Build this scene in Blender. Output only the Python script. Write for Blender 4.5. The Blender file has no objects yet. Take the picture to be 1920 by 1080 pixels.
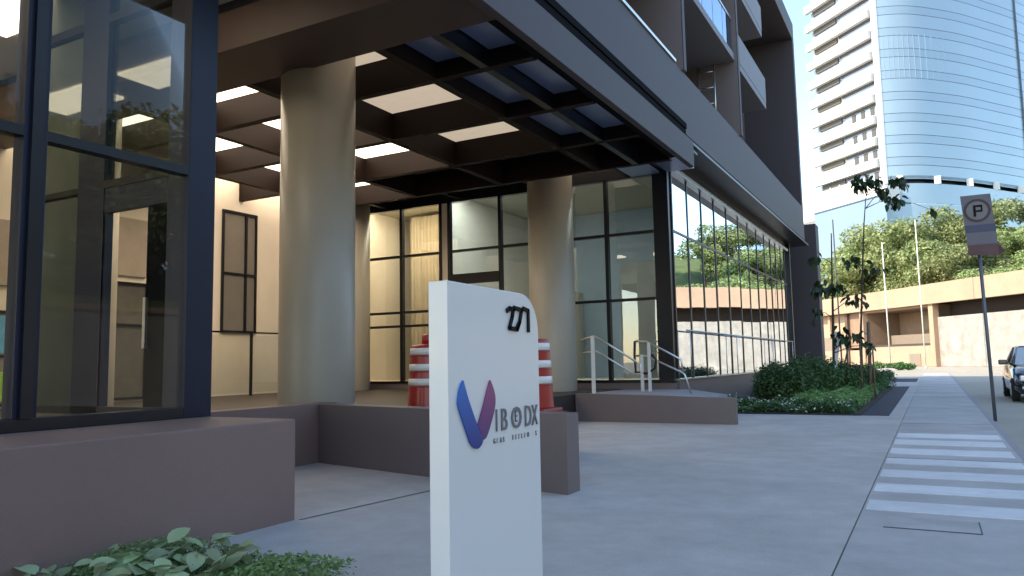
import bpy, bmesh, math, random
import numpy as np
from mathutils import Vector, Matrix

random.seed(7)
rng = np.random.default_rng(7)
sc = bpy.context.scene
col = sc.collection

# ------------------------------------------------------------------ camera
EYE = 1.3
PITCH, ROLL, YAW = 0.0969, 0.0186, 0.4995
fw = Vector((-math.sin(YAW) * math.cos(PITCH), math.cos(YAW) * math.cos(PITCH), math.sin(PITCH)))
rt = Vector((math.cos(YAW), math.sin(YAW), 0))
up = rt.cross(fw)
cr, sr = math.cos(ROLL), math.sin(ROLL)
R_, U_ = rt * cr - up * sr, up * cr + rt * sr
cam = bpy.data.cameras.new('camera')
cam.sensor_width = 36
cam.lens = 36 * 1433 / 1920
cam.clip_start = 0.1
cam.clip_end = 3000
co = bpy.data.objects.new('camera', cam)
col.objects.link(co)
M = Matrix((R_, U_, -fw)).transposed().to_4x4()
M.translation = Vector((0, 0, EYE))
co.matrix_world = M
sc.camera = co

# ------------------------------------------------------------------ world, sun, exposure
SUN = Vector((-.56, -.56, .61)).normalized()
w = bpy.data.worlds.new("World")
sc.world = w
w.use_nodes = True
nt = w.node_tree
bg = nt.nodes['Background']
sky = nt.nodes.new('ShaderNodeTexSky')
sky.sky_type = 'NISHITA'
sky.sun_disc = False
sky.sun_elevation = math.asin(SUN.z)
sky.sun_rotation = math.atan2(SUN.x, SUN.y)
sky.air_density = 1.0
sky.dust_density = .8
sky.ozone_density = 3.4
nt.links.new(sky.outputs[0], bg.inputs[0])
bg.inputs[1].default_value = 0.15
sl = bpy.data.lights.new('sun', 'SUN')
sl.energy = 2.0
sl.angle = math.radians(.5)
sl.color = (1, .93, .82)
so = bpy.data.objects.new('sun', sl)
col.objects.link(so)
so.location = (0, 0, 60)
so.rotation_euler = (-SUN).to_track_quat('-Z', 'Y').to_euler()
sc.view_settings.view_transform = 'Standard'
sc.view_settings.look = 'None'
sc.view_settings.exposure = 1.9
sc.view_settings.gamma = 1
sc.view_settings.use_white_balance = True
sc.view_settings.white_balance_temperature = 7500
sc.view_settings.white_balance_tint = 8
sc.view_settings.use_curve_mapping = False
sc.cycles.max_bounces = 10
sc.cycles.diffuse_bounces = 5
sc.cycles.transparent_max_bounces = 16
sc.cycles.caustics_reflective = False
sc.cycles.caustics_refractive = False

# ------------------------------------------------------------------ materials
MATS = {}
def mat(name, c, rough=.6, metal=0., var=.08, scale=3., bump=0., bscale=60., spec=.5, emis=None, es=0., coat=0., trans=0., stain=0.):
    if name in MATS: return MATS[name]
    m = bpy.data.materials.new(name)
    m.use_nodes = True
    n, l = m.node_tree.nodes, m.node_tree.links
    p = n['Principled BSDF']
    p.inputs['Roughness'].default_value = rough
    p.inputs['Metallic'].default_value = metal
    p.inputs['Specular IOR Level'].default_value = spec
    p.inputs['Coat Weight'].default_value = coat
    p.inputs['Transmission Weight'].default_value = trans
    tc = n.new('ShaderNodeTexCoord')
    nz = n.new('ShaderNodeTexNoise')
    nz.inputs['Scale'].default_value = scale
    nz.inputs['Detail'].default_value = 6
    nz.inputs['Roughness'].default_value = .65
    l.new(tc.outputs['Object'], nz.inputs['Vector'])
    cr_ = n.new('ShaderNodeValToRGB')
    cr_.color_ramp.elements[0].position = .3
    cr_.color_ramp.elements[1].position = .7
    cr_.color_ramp.elements[0].color = (*[max(0, v * (1 - var)) for v in c], 1)
    cr_.color_ramp.elements[1].color = (*[min(1, v * (1 + var)) for v in c], 1)
    l.new(nz.outputs[0], cr_.inputs[0])
    out = cr_.outputs[0]
    if stain:
        n2 = n.new('ShaderNodeTexNoise')
        n2.inputs['Scale'].default_value = .55
        n2.inputs['Detail'].default_value = 9
        n2.inputs['Roughness'].default_value = .7
        l.new(tc.outputs['Object'], n2.inputs['Vector'])
        r2 = n.new('ShaderNodeValToRGB')
        r2.color_ramp.elements[0].position = .42
        r2.color_ramp.elements[1].position = .62
        r2.color_ramp.elements[0].color = (1 - stain, 1 - stain, 1 - stain, 1)
        r2.color_ramp.elements[1].color = (1, 1, 1, 1)
        l.new(n2.outputs[0], r2.inputs[0])
        mx = n.new('ShaderNodeMix')
        mx.data_type = 'RGBA'
        mx.blend_type = 'MULTIPLY'
        mx.inputs[0].default_value = 1
        l.new(out, mx.inputs[6])
        l.new(r2.outputs[0], mx.inputs[7])
        out = mx.outputs[2]
    l.new(out, p.inputs['Base Color'])
    if bump:
        n3 = n.new('ShaderNodeTexNoise')
        n3.inputs['Scale'].default_value = bscale
        n3.inputs['Detail'].default_value = 4
        l.new(tc.outputs['Object'], n3.inputs['Vector'])
        b = n.new('ShaderNodeBump')
        b.inputs['Strength'].default_value = bump
        b.inputs['Distance'].default_value = .02
        l.new(n3.outputs[0], b.inputs['Height'])
        l.new(b.outputs[0], p.inputs['Normal'])
    if emis:
        p.inputs['Emission Color'].default_value = (*emis, 1)
        p.inputs['Emission Strength'].default_value = es
    MATS[name] = m
    return m

def glass(name, tint, refl, rough=.0, frcol=(1, 1, 1), minf=.06):
    m = bpy.data.materials.new(name)
    m.use_nodes = True
    n, l = m.node_tree.nodes, m.node_tree.links
    n.remove(n['Principled BSDF'])
    t = n.new('ShaderNodeBsdfTransparent'); t.inputs[0].default_value = (*tint, 1)
    g = n.new('ShaderNodeBsdfGlossy'); g.inputs[0].default_value = (*frcol, 1); g.inputs['Roughness'].default_value = rough
    lw = n.new('ShaderNodeFresnel'); lw.inputs[0].default_value = 1.5
    mp = n.new('ShaderNodeMapRange')
    mp.inputs['From Min'].default_value = 0; mp.inputs['From Max'].default_value = 1
    mp.inputs['To Min'].default_value = minf; mp.inputs['To Max'].default_value = refl
    mx = n.new('ShaderNodeMixShader')
    # slow waviness of the pane
    tc = n.new('ShaderNodeTexCoord'); nz = n.new('ShaderNodeTexNoise'); nz.inputs['Scale'].default_value = 1.1
    nz.inputs['Detail'].default_value = 1
    l.new(tc.outputs['Object'], nz.inputs['Vector'])
    b = n.new('ShaderNodeBump'); b.inputs['Strength'].default_value = .03; b.inputs['Distance'].default_value = .03
    l.new(nz.outputs[0], b.inputs['Height']); l.new(b.outputs[0], g.inputs['Normal'])
    l.new(lw.outputs[0], mp.inputs['Value']); l.new(mp.outputs[0], mx.inputs[0])
    l.new(t.outputs[0], mx.inputs[1]); l.new(g.outputs[0], mx.inputs[2])
    l.new(mx.outputs[0], n['Material Output'].inputs[0])
    MATS[name] = m
    return m

def leafmat(name, c1, c2, rough=.5, trans=.25):
    m = bpy.data.materials.new(name)
    m.use_nodes = True
    n, l = m.node_tree.nodes, m.node_tree.links
    p = n['Principled BSDF']
    p.inputs['Roughness'].default_value = rough
    geo = n.new('ShaderNodeNewGeometry')
    r = n.new('ShaderNodeValToRGB')
    r.color_ramp.elements[0].color = (*c1, 1)
    r.color_ramp.elements[1].color = (*c2, 1)
    l.new(geo.outputs['Random Per Island'], r.inputs[0])
    oi = n.new('ShaderNodeObjectInfo')
    hs = n.new('ShaderNodeHueSaturation')
    mr = n.new('ShaderNodeMapRange'); mr.inputs['To Min'].default_value = .7; mr.inputs['To Max'].default_value = 1.3
    mh = n.new('ShaderNodeMapRange'); mh.inputs['To Min'].default_value = .475; mh.inputs['To Max'].default_value = .515
    l.new(oi.outputs['Random'], mr.inputs['Value']); l.new(oi.outputs['Random'], mh.inputs['Value'])
    l.new(mr.outputs[0], hs.inputs['Value']); l.new(mh.outputs[0], hs.inputs['Hue'])
    l.new(r.outputs[0], hs.inputs['Color'])
    l.new(hs.outputs[0], p.inputs['Base Color'])
    tr = n.new('ShaderNodeBsdfTranslucent')
    l.new(hs.outputs[0], tr.inputs[0])
    mx = n.new('ShaderNodeMixShader'); mx.inputs[0].default_value = trans
    l.new(p.outputs[0], mx.inputs[1]); l.new(tr.outputs[0], mx.inputs[2])
    l.new(mx.outputs[0], n['Material Output'].inputs[0])
    MATS[name] = m
    return m

BROWN = mat('brown_paint', (.235, .150, .130), .6, var=.07, scale=.9, bump=.15, bscale=90)
BROWN_D = mat('brown_panel', (.175, .135, .13), .5, var=.06, scale=.7)
FASCIA = mat('fascia_metal', (.060, .046, .050), .6, var=.04, scale=.5)
BEAM = mat('beam_brown_shaded', (.011, .0045, .003), .6, spec=.2, var=.12, scale=1.2, bump=.08)  # near-black copy of the beam brown, shade put into the colour
COFFER = mat('coffer_metal', (.30, .36, .55), .3, metal=.5, var=.1, scale=1)
DARK = mat('dark_metal', (.012, .013, .018), .35, metal=.3, var=.1)
NAVY = mat('navy_metal', (.006, .010, .030), .4, spec=.35, var=.12, scale=1.5)
COLUMN = mat('column_paint', (.43, .385, .315), .38, var=.05, scale=1.2, bump=.05, bscale=30)
FLOOR = mat('porch_floor', (.03, .022, .02), .5, var=.12, scale=2)
CREAM = mat('cream_paint', (.82, .72, .60), .7, var=.05, scale=.8, bump=.05)
OFFW = mat('offwhite_paint', (.62, .58, .48), .7, var=.04)
GREYROOM = mat('room_wall', (.38, .44, .50), .7, var=.05)
CONC = mat('concrete', (.50, .475, .445), .75, var=.09, scale=2.6, bump=.35, bscale=45, stain=.16)
CONC2 = mat('sidewalk_concrete', (.47, .455, .435), .75, var=.09, scale=1.2, bump=.25, bscale=45, stain=.2)
ROADM = mat('asphalt', (.10, .105, .115), .8, var=.15, scale=2.5, bump=.4, bscale=80, stain=.15)
GROUNDM = mat('ground_far', (.36, .33, .27), .9, var=.12, scale=.3, bump=.2, bscale=20)
STRIPE = mat('road_paint', (.72, .73, .74), .6, var=.06, scale=6, bump=.2, stain=.2)
PATCHM = mat('patch_concrete', (.30, .285, .30), .75, var=.1, scale=5, bump=.2)
NAVYPAVE = mat('navy_paving', (.022, .026, .048), .8, var=.15, scale=3, bump=.3)
SOIL = mat('soil', (.05, .035, .025), .95, var=.3, scale=9, bump=.8, bscale=40)
WHITE = mat('white_panel', (.80, .775, .735), .32, var=.015, scale=.9, coat=.2)
WHITE_S = mat('white_panel_edge', (.72, .73, .76), .32, var=.015, scale=.9)
BLACKL = mat('black_letters', (.006, .006, .007), .6, spec=.15)
GREYL = mat('grey_letters', (.16, .155, .17), .35)
REDP = mat('red_plastic', (.36, .014, .012), .38, var=.08, scale=5, coat=.2)
REDD = mat('dark_red_plastic', (.30, .04, .035), .45, var=.1, scale=5)
REFL = mat('reflective_tape', (.78, .74, .70), .3, var=.06, scale=14)
STEEL = mat('brushed_steel', (.62, .61, .58), .28, metal=.9, var=.05, scale=9)
POLEM = mat('galvanised_steel', (.14, .15, .17), .5, metal=.5, var=.1, scale=5)
GLASSP = glass('clear_glass', (.96, .97, .95), .12, minf=.002)
GLASSD = glass('smoked_glass', (.62, .65, .63), .22, minf=.01)
GLASSM = glass('mirror_glass', (.06, .07, .08), 1.0, minf=.80, frcol=(.86, .93, 1.0))
GLASSB = glass('store_glass', (.80, .86, .88), .6, minf=.05)
GLASSG = glass('balcony_glass', (.35, .45, .55), .95, minf=.4, frcol=(.7, .85, 1))
LAMP_DIM = mat('light_panel_dim', (.6, .55, .48), .6, emis=(1, .86, .74), es=.13)
LAMP = mat('light_panel', (.8, .75, .7), .6, emis=(1, .88, .76), es=1.25)
BARK = mat('bark', (.075, .055, .042), .9, var=.3, scale=8, bump=.6)
WOOD = mat('stake_wood', (.20, .14, .09), .8, var=.2, scale=10)
STONE = mat('pale_stone', (.33, .305, .275), .85, var=.25, scale=.9, bump=.4, bscale=10, stain=.16)
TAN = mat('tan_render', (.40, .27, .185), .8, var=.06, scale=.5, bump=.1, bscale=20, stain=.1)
TAND = mat('tan_shade_wall', (.26, .17, .115), .8, var=.12, scale=.8)  # shaded copy of the tan, shade of the opening put into the colour
BRICKM = mat('brick_wall', (.42, .28, .19), .85, var=.3, scale=6)
TOWERW = mat('tower_white', (.62, .61, .59), .6, var=.03, scale=.2)
TOWERG = mat('tower_glass', (.27, .37, .45), .25, metal=.2, var=.03, scale=.05, spec=.8)
TOWERG2 = mat('tower_glass_spandrel', (.25, .345, .425), .25, metal=.2, var=.03, scale=.05, spec=.8)
TOWERJ = mat('tower_joint', (.06, .09, .13), .5)
WINW = mat('tower_window', (.36, .43, .55), .3, metal=.1, var=.12, scale=.25)

# ------------------------------------------------------------------ helpers
def origin(parent):
    v = Vector((0, 0, 0)); rz = 0
    while parent is not None:
        v = v + parent.location
        parent = parent.parent
    return v

def link(name, me, m, parent=None, world=True, smooth=False, sharedloc=None):
    o = bpy.data.objects.new(name, me)
    col.objects.link(o)
    if m is not None and len(me.materials) == 0: me.materials.append(m)
    if parent is not None:
        o.parent = parent
    if smooth:
        for p in me.polygons: p.use_smooth = True
    return o

class MB:
    """collects shapes, in world coordinates"""
    def __init__(s): s.v = []; s.f = []; s.sm = []
    def add(s, vs, fs, smooth=False):
        b = len(s.v); s.v += [tuple(v) for v in vs]; s.f += [tuple(i + b for i in f) for f in fs]; s.sm += [smooth] * len(fs)
        return s
    def box(s, x0, x1, y0, y1, z0, z1, bev=0.):
        if x1 < x0: x0, x1 = x1, x0
        if y1 < y0: y0, y1 = y1, y0
        if bev <= 0:
            vs = [(x, y, z) for x in (x0, x1) for y in (y0, y1) for z in (z0, z1)]
            return s.add(vs, [(0, 1, 3, 2), (4, 6, 7, 5), (0, 4, 5, 1), (2, 3, 7, 6), (0, 2, 6, 4), (1, 5, 7, 3)])
        bm = bmesh.new()
        bmesh.ops.create_cube(bm, size=1)
        for v in bm.verts:
            v.co = Vector(((x0 + x1) / 2 + v.co.x * (x1 - x0), (y0 + y1) / 2 + v.co.y * (y1 - y0), (z0 + z1) / 2 + v.co.z * (z1 - z0)))
        bmesh.ops.bevel(bm, geom=list(bm.edges), offset=min(bev, abs(x1 - x0) * .45, abs(y1 - y0) * .45, abs(z1 - z0) * .45), segments=2, affect='EDGES', profile=.6)
        bm.verts.index_update()
        s.add([v.co[:] for v in bm.verts], [[v.index for v in f.verts] for f in bm.faces])
        bm.free()
        return s
    def quad(s, a, b, c, d): return s.add([a, b, c, d], [(0, 1, 2, 3)])
    def tube(s, pts, r, n=10, caps=True):
        pts = [Vector(p) for p in pts]
        rs = r if isinstance(r, (list, tuple)) else [r] * len(pts)
        rings = []; prev = None
        for i, p in enumerate(pts):
            t = ((pts[min(i + 1, len(pts) - 1)] - pts[max(i - 1, 0)])).normalized()
            a = prev if prev is not None else (Vector((0, 0, 1)) if abs(t.z) < .9 else Vector((1, 0, 0)))
            u = (a - t * a.dot(t)).normalized(); prev = u
            v = t.cross(u)
            rings.append([p + (u * math.cos(2 * math.pi * k / n) + v * math.sin(2 * math.pi * k / n)) * rs[i] for k in range(n)])
        vs = [q for ring in rings for q in ring]
        fs = [(i * n + k, i * n + (k + 1) % n, (i + 1) * n + (k + 1) % n, (i + 1) * n + k) for i in range(len(pts) - 1) for k in range(n)]
        if caps: fs += [tuple(range(n))[::-1], tuple((len(pts) - 1) * n + k for k in range(n))]
        return s.add(vs, fs, True)
    def lathe(s, x, y, prof, n=32):
        vs = [(x + r * math.cos(2 * math.pi * k / n), y + r * math.sin(2 * math.pi * k / n), z) for r, z in prof for k in range(n)]
        fs = [(i * n + k, i * n + (k + 1) % n, (i + 1) * n + (k + 1) % n, (i + 1) * n + k) for i in range(len(prof) - 1) for k in range(n)]
        fs += [tuple(range(n))[::-1], tuple((len(prof) - 1) * n + k for k in range(n))]
        return s.add(vs, fs, True)
    def prism(s, pts, d):
        """polygon pts extruded by vector d"""
        n = len(pts); pts = [Vector(p) for p in pts]; d = Vector(d)
        return s.add(pts + [p + d for p in pts], [tuple(range(n))[::-1], tuple(range(n, 2 * n))] + [(i, (i + 1) % n, n + (i + 1) % n, n + i) for i in range(n)])
    def build(s, name, m, parent=None):
        off = origin(parent)
        me = bpy.data.meshes.new(name)
        me.from_pydata([(v[0] - off.x, v[1] - off.y, v[2] - off.z) for v in s.v], [], s.f)
        if any(s.sm):
            me.polygons.foreach_set('use_smooth', s.sm)
        bm = bmesh.new(); bm.from_mesh(me)
        bmesh.ops.recalc_face_normals(bm, faces=bm.faces)
        bm.to_mesh(me); bm.free()
        return link(name, me, m, parent)

def box(name, x0, x1, y0, y1, z0, z1, m, parent=None, bev=0.):
    return MB().box(x0, x1, y0, y1, z0, z1, bev).build(name, m, parent)

def tag(o, label=None, cat=None, group=None, kind=None):
    if label: o['label'] = label
    if cat: o['category'] = cat
    if group: o['group'] = group
    if kind: o['kind'] = kind
    return o

def thing(name, loc, label, cat, group=None):
    o = bpy.data.objects.new(name, None)
    col.objects.link(o)
    o.location = loc
    o.empty_display_size = .2
    return tag(o, label, cat, group)

def copy_tree(root, loc, rz=0, scale=None, label=None):
    def cp(o, par):
        c = o.copy(); col.objects.link(c); c.parent = par
        for ch in o.children: cp(ch, c)
        return c
    r = cp(root, None)
    r.location = loc; r.rotation_euler = (0, 0, rz)
    if scale: r.scale = scale
    if label: r['label'] = label
    return r

def struct(o, label=None): return tag(o, label, kind='structure')

# ------------------------------------------------------------------ ground
struct(MB().quad((-900, -300, -.02), (900, -300, -.02), (900, 1500, -.02), (-900, 1500, -.02)).build('ground', GROUNDM))
struct(box('forecourt_paving', -20, -.612, -12, 50, -.2, 0.0, CONC))
struct(box('sidewalk', -.6, .88, -12, 62, -.2, 0.0, CONC2))
struct(box('paving_joint_bed', -.612, -.6, -12, 50, -.2, -.012, DARK))
struct(box('road', .98, 11.5, -40, 66, -.2, -.055, ROADM))
struct(box('kerb', .88, .98, -12, 62, -.2, -.004, PATCHM, bev=.01))
# joints of the pavement, thin dark grooves filled with dirt
JM = mat('joint_dirt', (.11, .11, .12), .9)
for a, b in (((-4.8, 4.95), (-4.55, 7.2)),):
    d = (Vector(b) - Vector(a)).normalized() * .012
    struct(MB().quad((a[0] - d.y, a[1] + d.x, .004), (b[0] - d.y, b[1] + d.x, .004), (b[0] + d.y, b[1] - d.x, .004), (a[0] + d.y, a[1] - d.x, .004)).build('paving_joint', JM))
for y in (11.0, 16.6, 27.0, 38.0):
    struct(box('paving_joint', -.59, .87, y, y + .012, -.01, .003, JM))
# crossing stripes over the driveway
SY = [(7.26, 7.75), (8.27, 8.77), (9.28, 9.84), (10.39, 10.93), (11.45, 12.12), (12.66, 13.36), (13.75, 14.47)]
for i, (a, b) in enumerate(SY):
    struct(MB().box(-.58, .84 + .02 * math.sin(i), a, b, -.01, .005).build('crossing_stripe', STRIPE))
# access cover frame in the sidewalk
pc = thing('access_cover', (-.08, 6.8, 0), 'thin rectangular outline of a flush cover set in the sidewalk before the crossing stripes', 'cover')
box('lid', -.40, .23, 6.58, 7.02, -.01, .004, CONC2, pc)
box('rim', -.41, .24, 6.565, 6.58, -.01, .006, JM, pc)
box('rim', .23, .24, 6.58, 7.02, -.01, .006, JM, pc)
# planter ground
struct(box('navy_paving_strip', -1.45, -.9, 18.5, 35.6, -.05, .012, NAVYPAVE))
struct(box('planter_edge', -4.3, -1.45, 18.44, 18.5, -.05, .02, NAVYPAVE))
struct(box('planter_soil', -5.5, -1.45, 18.5, 35.6, -.05, .03, SOIL))
struct(box('second_planter_soil', -4.6, -1.8, 42.7, 47.8, -.05, .03, SOIL))
struct(box('navy_paving_strip', -1.8, -.75, 42.0, 47.6, -.05, .012, NAVYPAVE))
struct(box('foreground_soil', -4.83, -3.55, -1.0, 3.25, -.05, .03, SOIL))

# ------------------------------------------------------------------ low walls of the forecourt
t = tag(box('plinth_wall', -8.2, -4.84, -12, 4.94, -.1, .85, BROWN, bev=.012), 'long brown plinth wall carrying the navy framed glazing at left', 'wall')
t = thing('entrance_wall', (-5.3, 7.6, 0), 'low brown wall behind the white totem with barrels standing behind it', 'wall')
MB().prism([(-3.2, 6.93, -.05), (-3.2, 7.22, -.05), (-7.35, 8.22, -.05), (-7.35, 7.93, -.05)], (0, 0, .83)).build('wall', BROWN_D, t)
MB().prism([(-7.36, 4.96, -.05), (-7.36, 8.3, -.05), (-7.65, 8.3, -.05), (-7.65, 4.96, -.05)], (0, 0, .84)).build('return_wall', BROWN, t)
t = tag(MB().prism([(-3.45, 15.4, -.05), (-3.45, 15.4, .52), (-6.88, 15.4, .6), (-6.88, 15.4, -.05)], (0, .16, 0)).build('ramp_wall', BROWN_D),
        'low dark brown ramp wall ending beside the planting bed below the steel handrails', 'wall')
struct(MB().box(-20, -6.9, 8.3, 18.42, -.1, .58).box(-6.899, -4.72, 8.1, 10.3, -.1, .578).build('porch_floor', FLOOR))
struct(MB().prism([(-6.88, 15.56, -.05), (-6.88, 15.56, .57), (-5.2, 15.56, .57), (-4.3, 15.56, .45), (-4.3, 15.56, -.05)], (0, 2.85, 0)).build('access_ramp', PATCHM))
struct(box('porch_inner_floor', -20, -7.66, -12, 8.29, -.1, .56, FLOOR))

# ------------------------------------------------------------------ office building
B = thing('office_building', (-12, 18, 0), 'dark brown office block with coffered porch, mirrored shopfront and boxed balconies', 'building')
def bp(name, *a, **k): return box(name, *a, B, **k)
bp('end_wall', -20, -7.0, 37.42, 37.6, 0, 16.6, BROWN_D)
bp('upper_wall', -20, -7.0, -30, 37.4, 7.9, 16.5, BROWN_D)
MATTE = mat('matte_black', (.006, .006, .008), .9, spec=.1)
bp('floor_slab', -20, -4.92, -30, 36.1, 6.52, 7.88, MATTE)
bp('upper_fascia', -4.92, -4.7, -30, 36.14, 6.5, 7.99, FASCIA, bev=.01)
bp('fascia_cap', -4.93, -4.66, 2, 16.5, 7.99, 8.06, STEEL, bev=.01)
bp('canopy_fascia', -4.42, -4.3, -30, 16.3, 5.47, 6.04, FASCIA, bev=.008)
MATTE = mat('matte_black', (.006, .006, .008), .9, spec=.1)
bp('canopy_gutter', -5.2, -4.425, -30, 16.28, 6.34, 6.46, MATTE)
bp('soffit', -5.56, -4.72, 16.35, 37.4, 6.42, 6.5, DARK)
bp('roof_frame', -7.0, -4.7, -30, 36.14, 15.75, 16.6, FASCIA, bev=.02)
bp('end_fin', -7.0, -4.7, 35.75, 36.14, 7.99, 15.75, FASCIA, bev=.01)
bp('end_pier', -6.4, -4.85, 41.5, 42.6, -.05, 8.1, FASCIA, bev=.015)
bp('side_wing', -20, -6.4, 37.61, 42.6, -.05, 8.0, BROWN_D)
bp('corner_mullion', -5.7, -5.4, 36.21, 36.4, -.05, 6.41, DARK)
for y in (5.3, 11.2, 17.02, 23.12):
    f = bp('fin', -7.0, -4.66, y, y + .22, 7.99, 15.75, BROWN_D, bev=.008)
    box('fin_edge', -4.66, -4.63, y + .01, y + .21, 8.0, 15.74, FASCIA, f)
# balconies
LIGHTG = mat('balcony_render', (.20, .195, .215), .6, var=.04)
def balcony(y0, y1, z0, solid):
    b = bp('balcony', -6.99, -4.73, y0, y1, z0, z0 + .22, LIGHTG, bev=.01)
    if solid:
        box('parapet', -4.87, -4.72, y0, y1, z0 + .22, z0 + 1.14, LIGHTG, b, bev=.01)
        box('parapet_end', -6.9, -4.88, y1 - .13, y1, z0 + .22, z0 + 1.14, LIGHTG, b)
    else:
        n = 5
        for i in range(n):
            a = y0 + (y1 - y0) * i / n
            box('glass_panel', -4.80, -4.785, a + .02, y0 + (y1 - y0) * (i + 1) / n - .02, z0 + .24, z0 + 1.3, GLASSG, b)
        box('rail', -4.82, -4.765, y0, y1, z0 + 1.3, z0 + 1.36, STEEL, b)
balcony(17.26, 23.1, 10.32, False)
balcony(23.36, 28.2, 10.28, True)
balcony(23.36, 28.05, 12.93, True)
balcony(17.26, 23.1, 13.3, False)
balcony(11.44, 17.0, 10.32, True)
balcony(11.44, 17.0, 13.3, False)
for y0 in (-2, 6, 12, 18, 24, 29.2):
    for z0 in (8.3, 11.0, 13.6):
        wdw = bp('window', -7.0, -6.97, y0 + .3, y0 + 4.4, z0, z0 + 2.0, DARK)
        box('pane', -6.969, -6.96, y0 + .4, y0 + 2.3, z0 + .1, z0 + 1.9, GLASSD, wdw)
        box('pane', -6.969, -6.96, y0 + 2.4, y0 + 4.3, z0 + .1, z0 + 1.9, GLASSD, wdw)
# porch columns
for x, y in ((-8.15, 8.75), (-8.15, 17.0), (-12.9, 8.0), (-14.75, 17.2)):
    c = MB().lathe(x, y, [(.555, .55), (.565, .6), (.565, 6.28)], 48).build('column', COLUMN, B)
# ceiling grid
bp('ceiling_slab', -20, -4.79, 7.2, 18.5, 6.31, 6.5, DARK)
XB = [(7.2, 8.3, True), (9.62, 9.78, False), (11.87, 12.03, False), (14.17, 14.33, False), (16.32, 16.48, False)]
YB = [(-14.48, -14.32), (-11.88, -11.72), (-9.28, -9.12), (-6.68, -6.52), (-5.72, -5.58)]
ys = [x[:2] for x in XB] + [(18.44, 18.5)]
bp('front_beam', -20, -4.45, 7.2, 8.3, 5.73, 6.31, mat('front_beam_brown_lit', (.075, .042, .033), .55, var=.08), bev=.008)  # lit copy of the beam brown, brightness put into the colour
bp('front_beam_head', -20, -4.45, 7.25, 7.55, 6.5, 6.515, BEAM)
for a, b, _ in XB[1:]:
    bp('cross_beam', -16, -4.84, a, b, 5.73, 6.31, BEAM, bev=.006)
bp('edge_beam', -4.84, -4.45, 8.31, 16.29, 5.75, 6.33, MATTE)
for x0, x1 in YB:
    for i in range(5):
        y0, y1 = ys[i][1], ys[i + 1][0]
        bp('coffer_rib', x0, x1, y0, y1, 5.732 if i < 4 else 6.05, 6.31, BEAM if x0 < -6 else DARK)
cols = [-16.0] + [x for p in YB for x in p] + [-4.84]
for i in range(5):
    y0, y1 = ys[i][1] + .03, ys[i + 1][0] - .03
    cells = [(-16, -14.48, 'b'), (-14.32, -11.88, 'b'), (-11.72, -9.28, 'b'), (-9.12, -6.68, 'd'), (-6.52, -5.72, 'm'), (-5.58, -4.84, 'm')]
    for x0, x1, k in cells:
        m = {'b': LAMP, 'd': LAMP_DIM, 'm': COFFER}[k]
        if k == 'b' and i in (1, 4) and x0 < -14.4: continue
        if i == 4 and k == 'b' : continue
        if i == 3 and (k == 'd' or x0 > -12): continue
        zl = 5.98 if k == 'm' else 6.25
        p = MB().box(x0 + .03, x1 - .03, y0, y1, zl, zl + .055, .0).build('light_panel' if k != 'm' else 'soffit_panel', m, B)
# front hall ceiling in front of the big beam
bp('hall_ceiling', -20, -4.95, -12, 7.19, 6.43, 6.51, OFFW)
for x in (-14, -11.2, -8.4):  # visible hall lights plus extra panels added to brighten the interior
    for y in (5.4, 1.0): bp('light_panel', x - .9, x + .9, y, y + .8, 6.38, 6.428, LAMP)
# cream wall with windows at the back of the porch
cw = bp('cream_wall', -16.3, -16.0, -6, 18.5, .55, 6.31, CREAM)
def frame(par, X, y0, y1, z0, z1, mul=(), tr=(), pane=GLASSD, fm=DARK, w=.06):
    box('window_frame', X, X + .05, y0, y1, z1 - w, z1, fm, par); box('window_frame', X, X + .05, y0, y1, z0, z0 + w, fm, par)
    box('window_frame', X, X + .05, y0, y0 + w, z0 + w, z1 - w, fm, par); box('window_frame', X, X + .05, y1 - w, y1, z0 + w, z1 - w, fm, par)
    for m_ in mul: box('window_frame', X, X + .06, m_ - w / 2, m_ + w / 2, z0 + w, z1 - w, fm, par)
    for z in tr: box('window_frame', X, X + .045, y0 + w, y1 - w, z - w / 2, z + w / 2, fm, par)
    box('pane', X, X + .012, y0 + w, y1 - w, z0 + w, z1 - w, pane, par)
WGL = mat('grey_window_glass', (.26, .23, .20), .2, metal=.2, var=.12, scale=.7)  # window glass as opaque grey, its reflection put into the colour
frame(cw, -15.995, 13.62, 14.78, 2.2, 5.42, (14.4,), (3.75,), WGL)
frame(cw, -15.995, 10.60, 11.52, .62, 3.28, (), (2.3,), mat('dark_blind', (.12, .11, .10), .4, var=.15))
box('wall_panel', -15.995, -15.93, 10.5, 11.45, 3.42, 4.75, mat('beige_panel', (.42, .34, .28), .6), cw)
frame(cw, -15.995, 8.1, 8.9, .62, 2.5, (), (1.6,), WGL)
box('blue_view_board', -15.98, -15.97, 8.2, 8.8, 1.66, 2.4, mat('blue_view_colour', (.12, .40, .62), .5, var=.3, scale=3), cw)  # flat blue board standing in for the sky view through the window
box('green_view_board', -15.98, -15.97, 8.2, 8.8, .72, 1.3, mat('green_view_colour', (.35, .62, .10), .5, var=.3, scale=3), cw)  # flat green board standing in for the greenery outside the window
box('wall_panel', -15.995, -15.93, 8.0, 9.2, 3.0, 4.3, MATS['beige_panel'], cw)
# glass balustrade by the cream wall
gb = thing('glass_balustrade', (-15.3, 14, .58), 'waist-high glass balustrade with dark posts before the cream wall, left of the near column', 'balustrade')
for y in (12.6, 14.0, 15.4): box('post', -15.33, -15.27, y, y + .05, .58, 2.16, DARK, gb)
for y in (12.65, 14.05): box('glass_panel', -15.31, -15.29, y, y + 1.35, .66, 2.1, GLASSP, gb)
box('handrail', -15.335, -15.265, 12.6, 15.45, 2.16, 2.2, DARK, gb)

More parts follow.
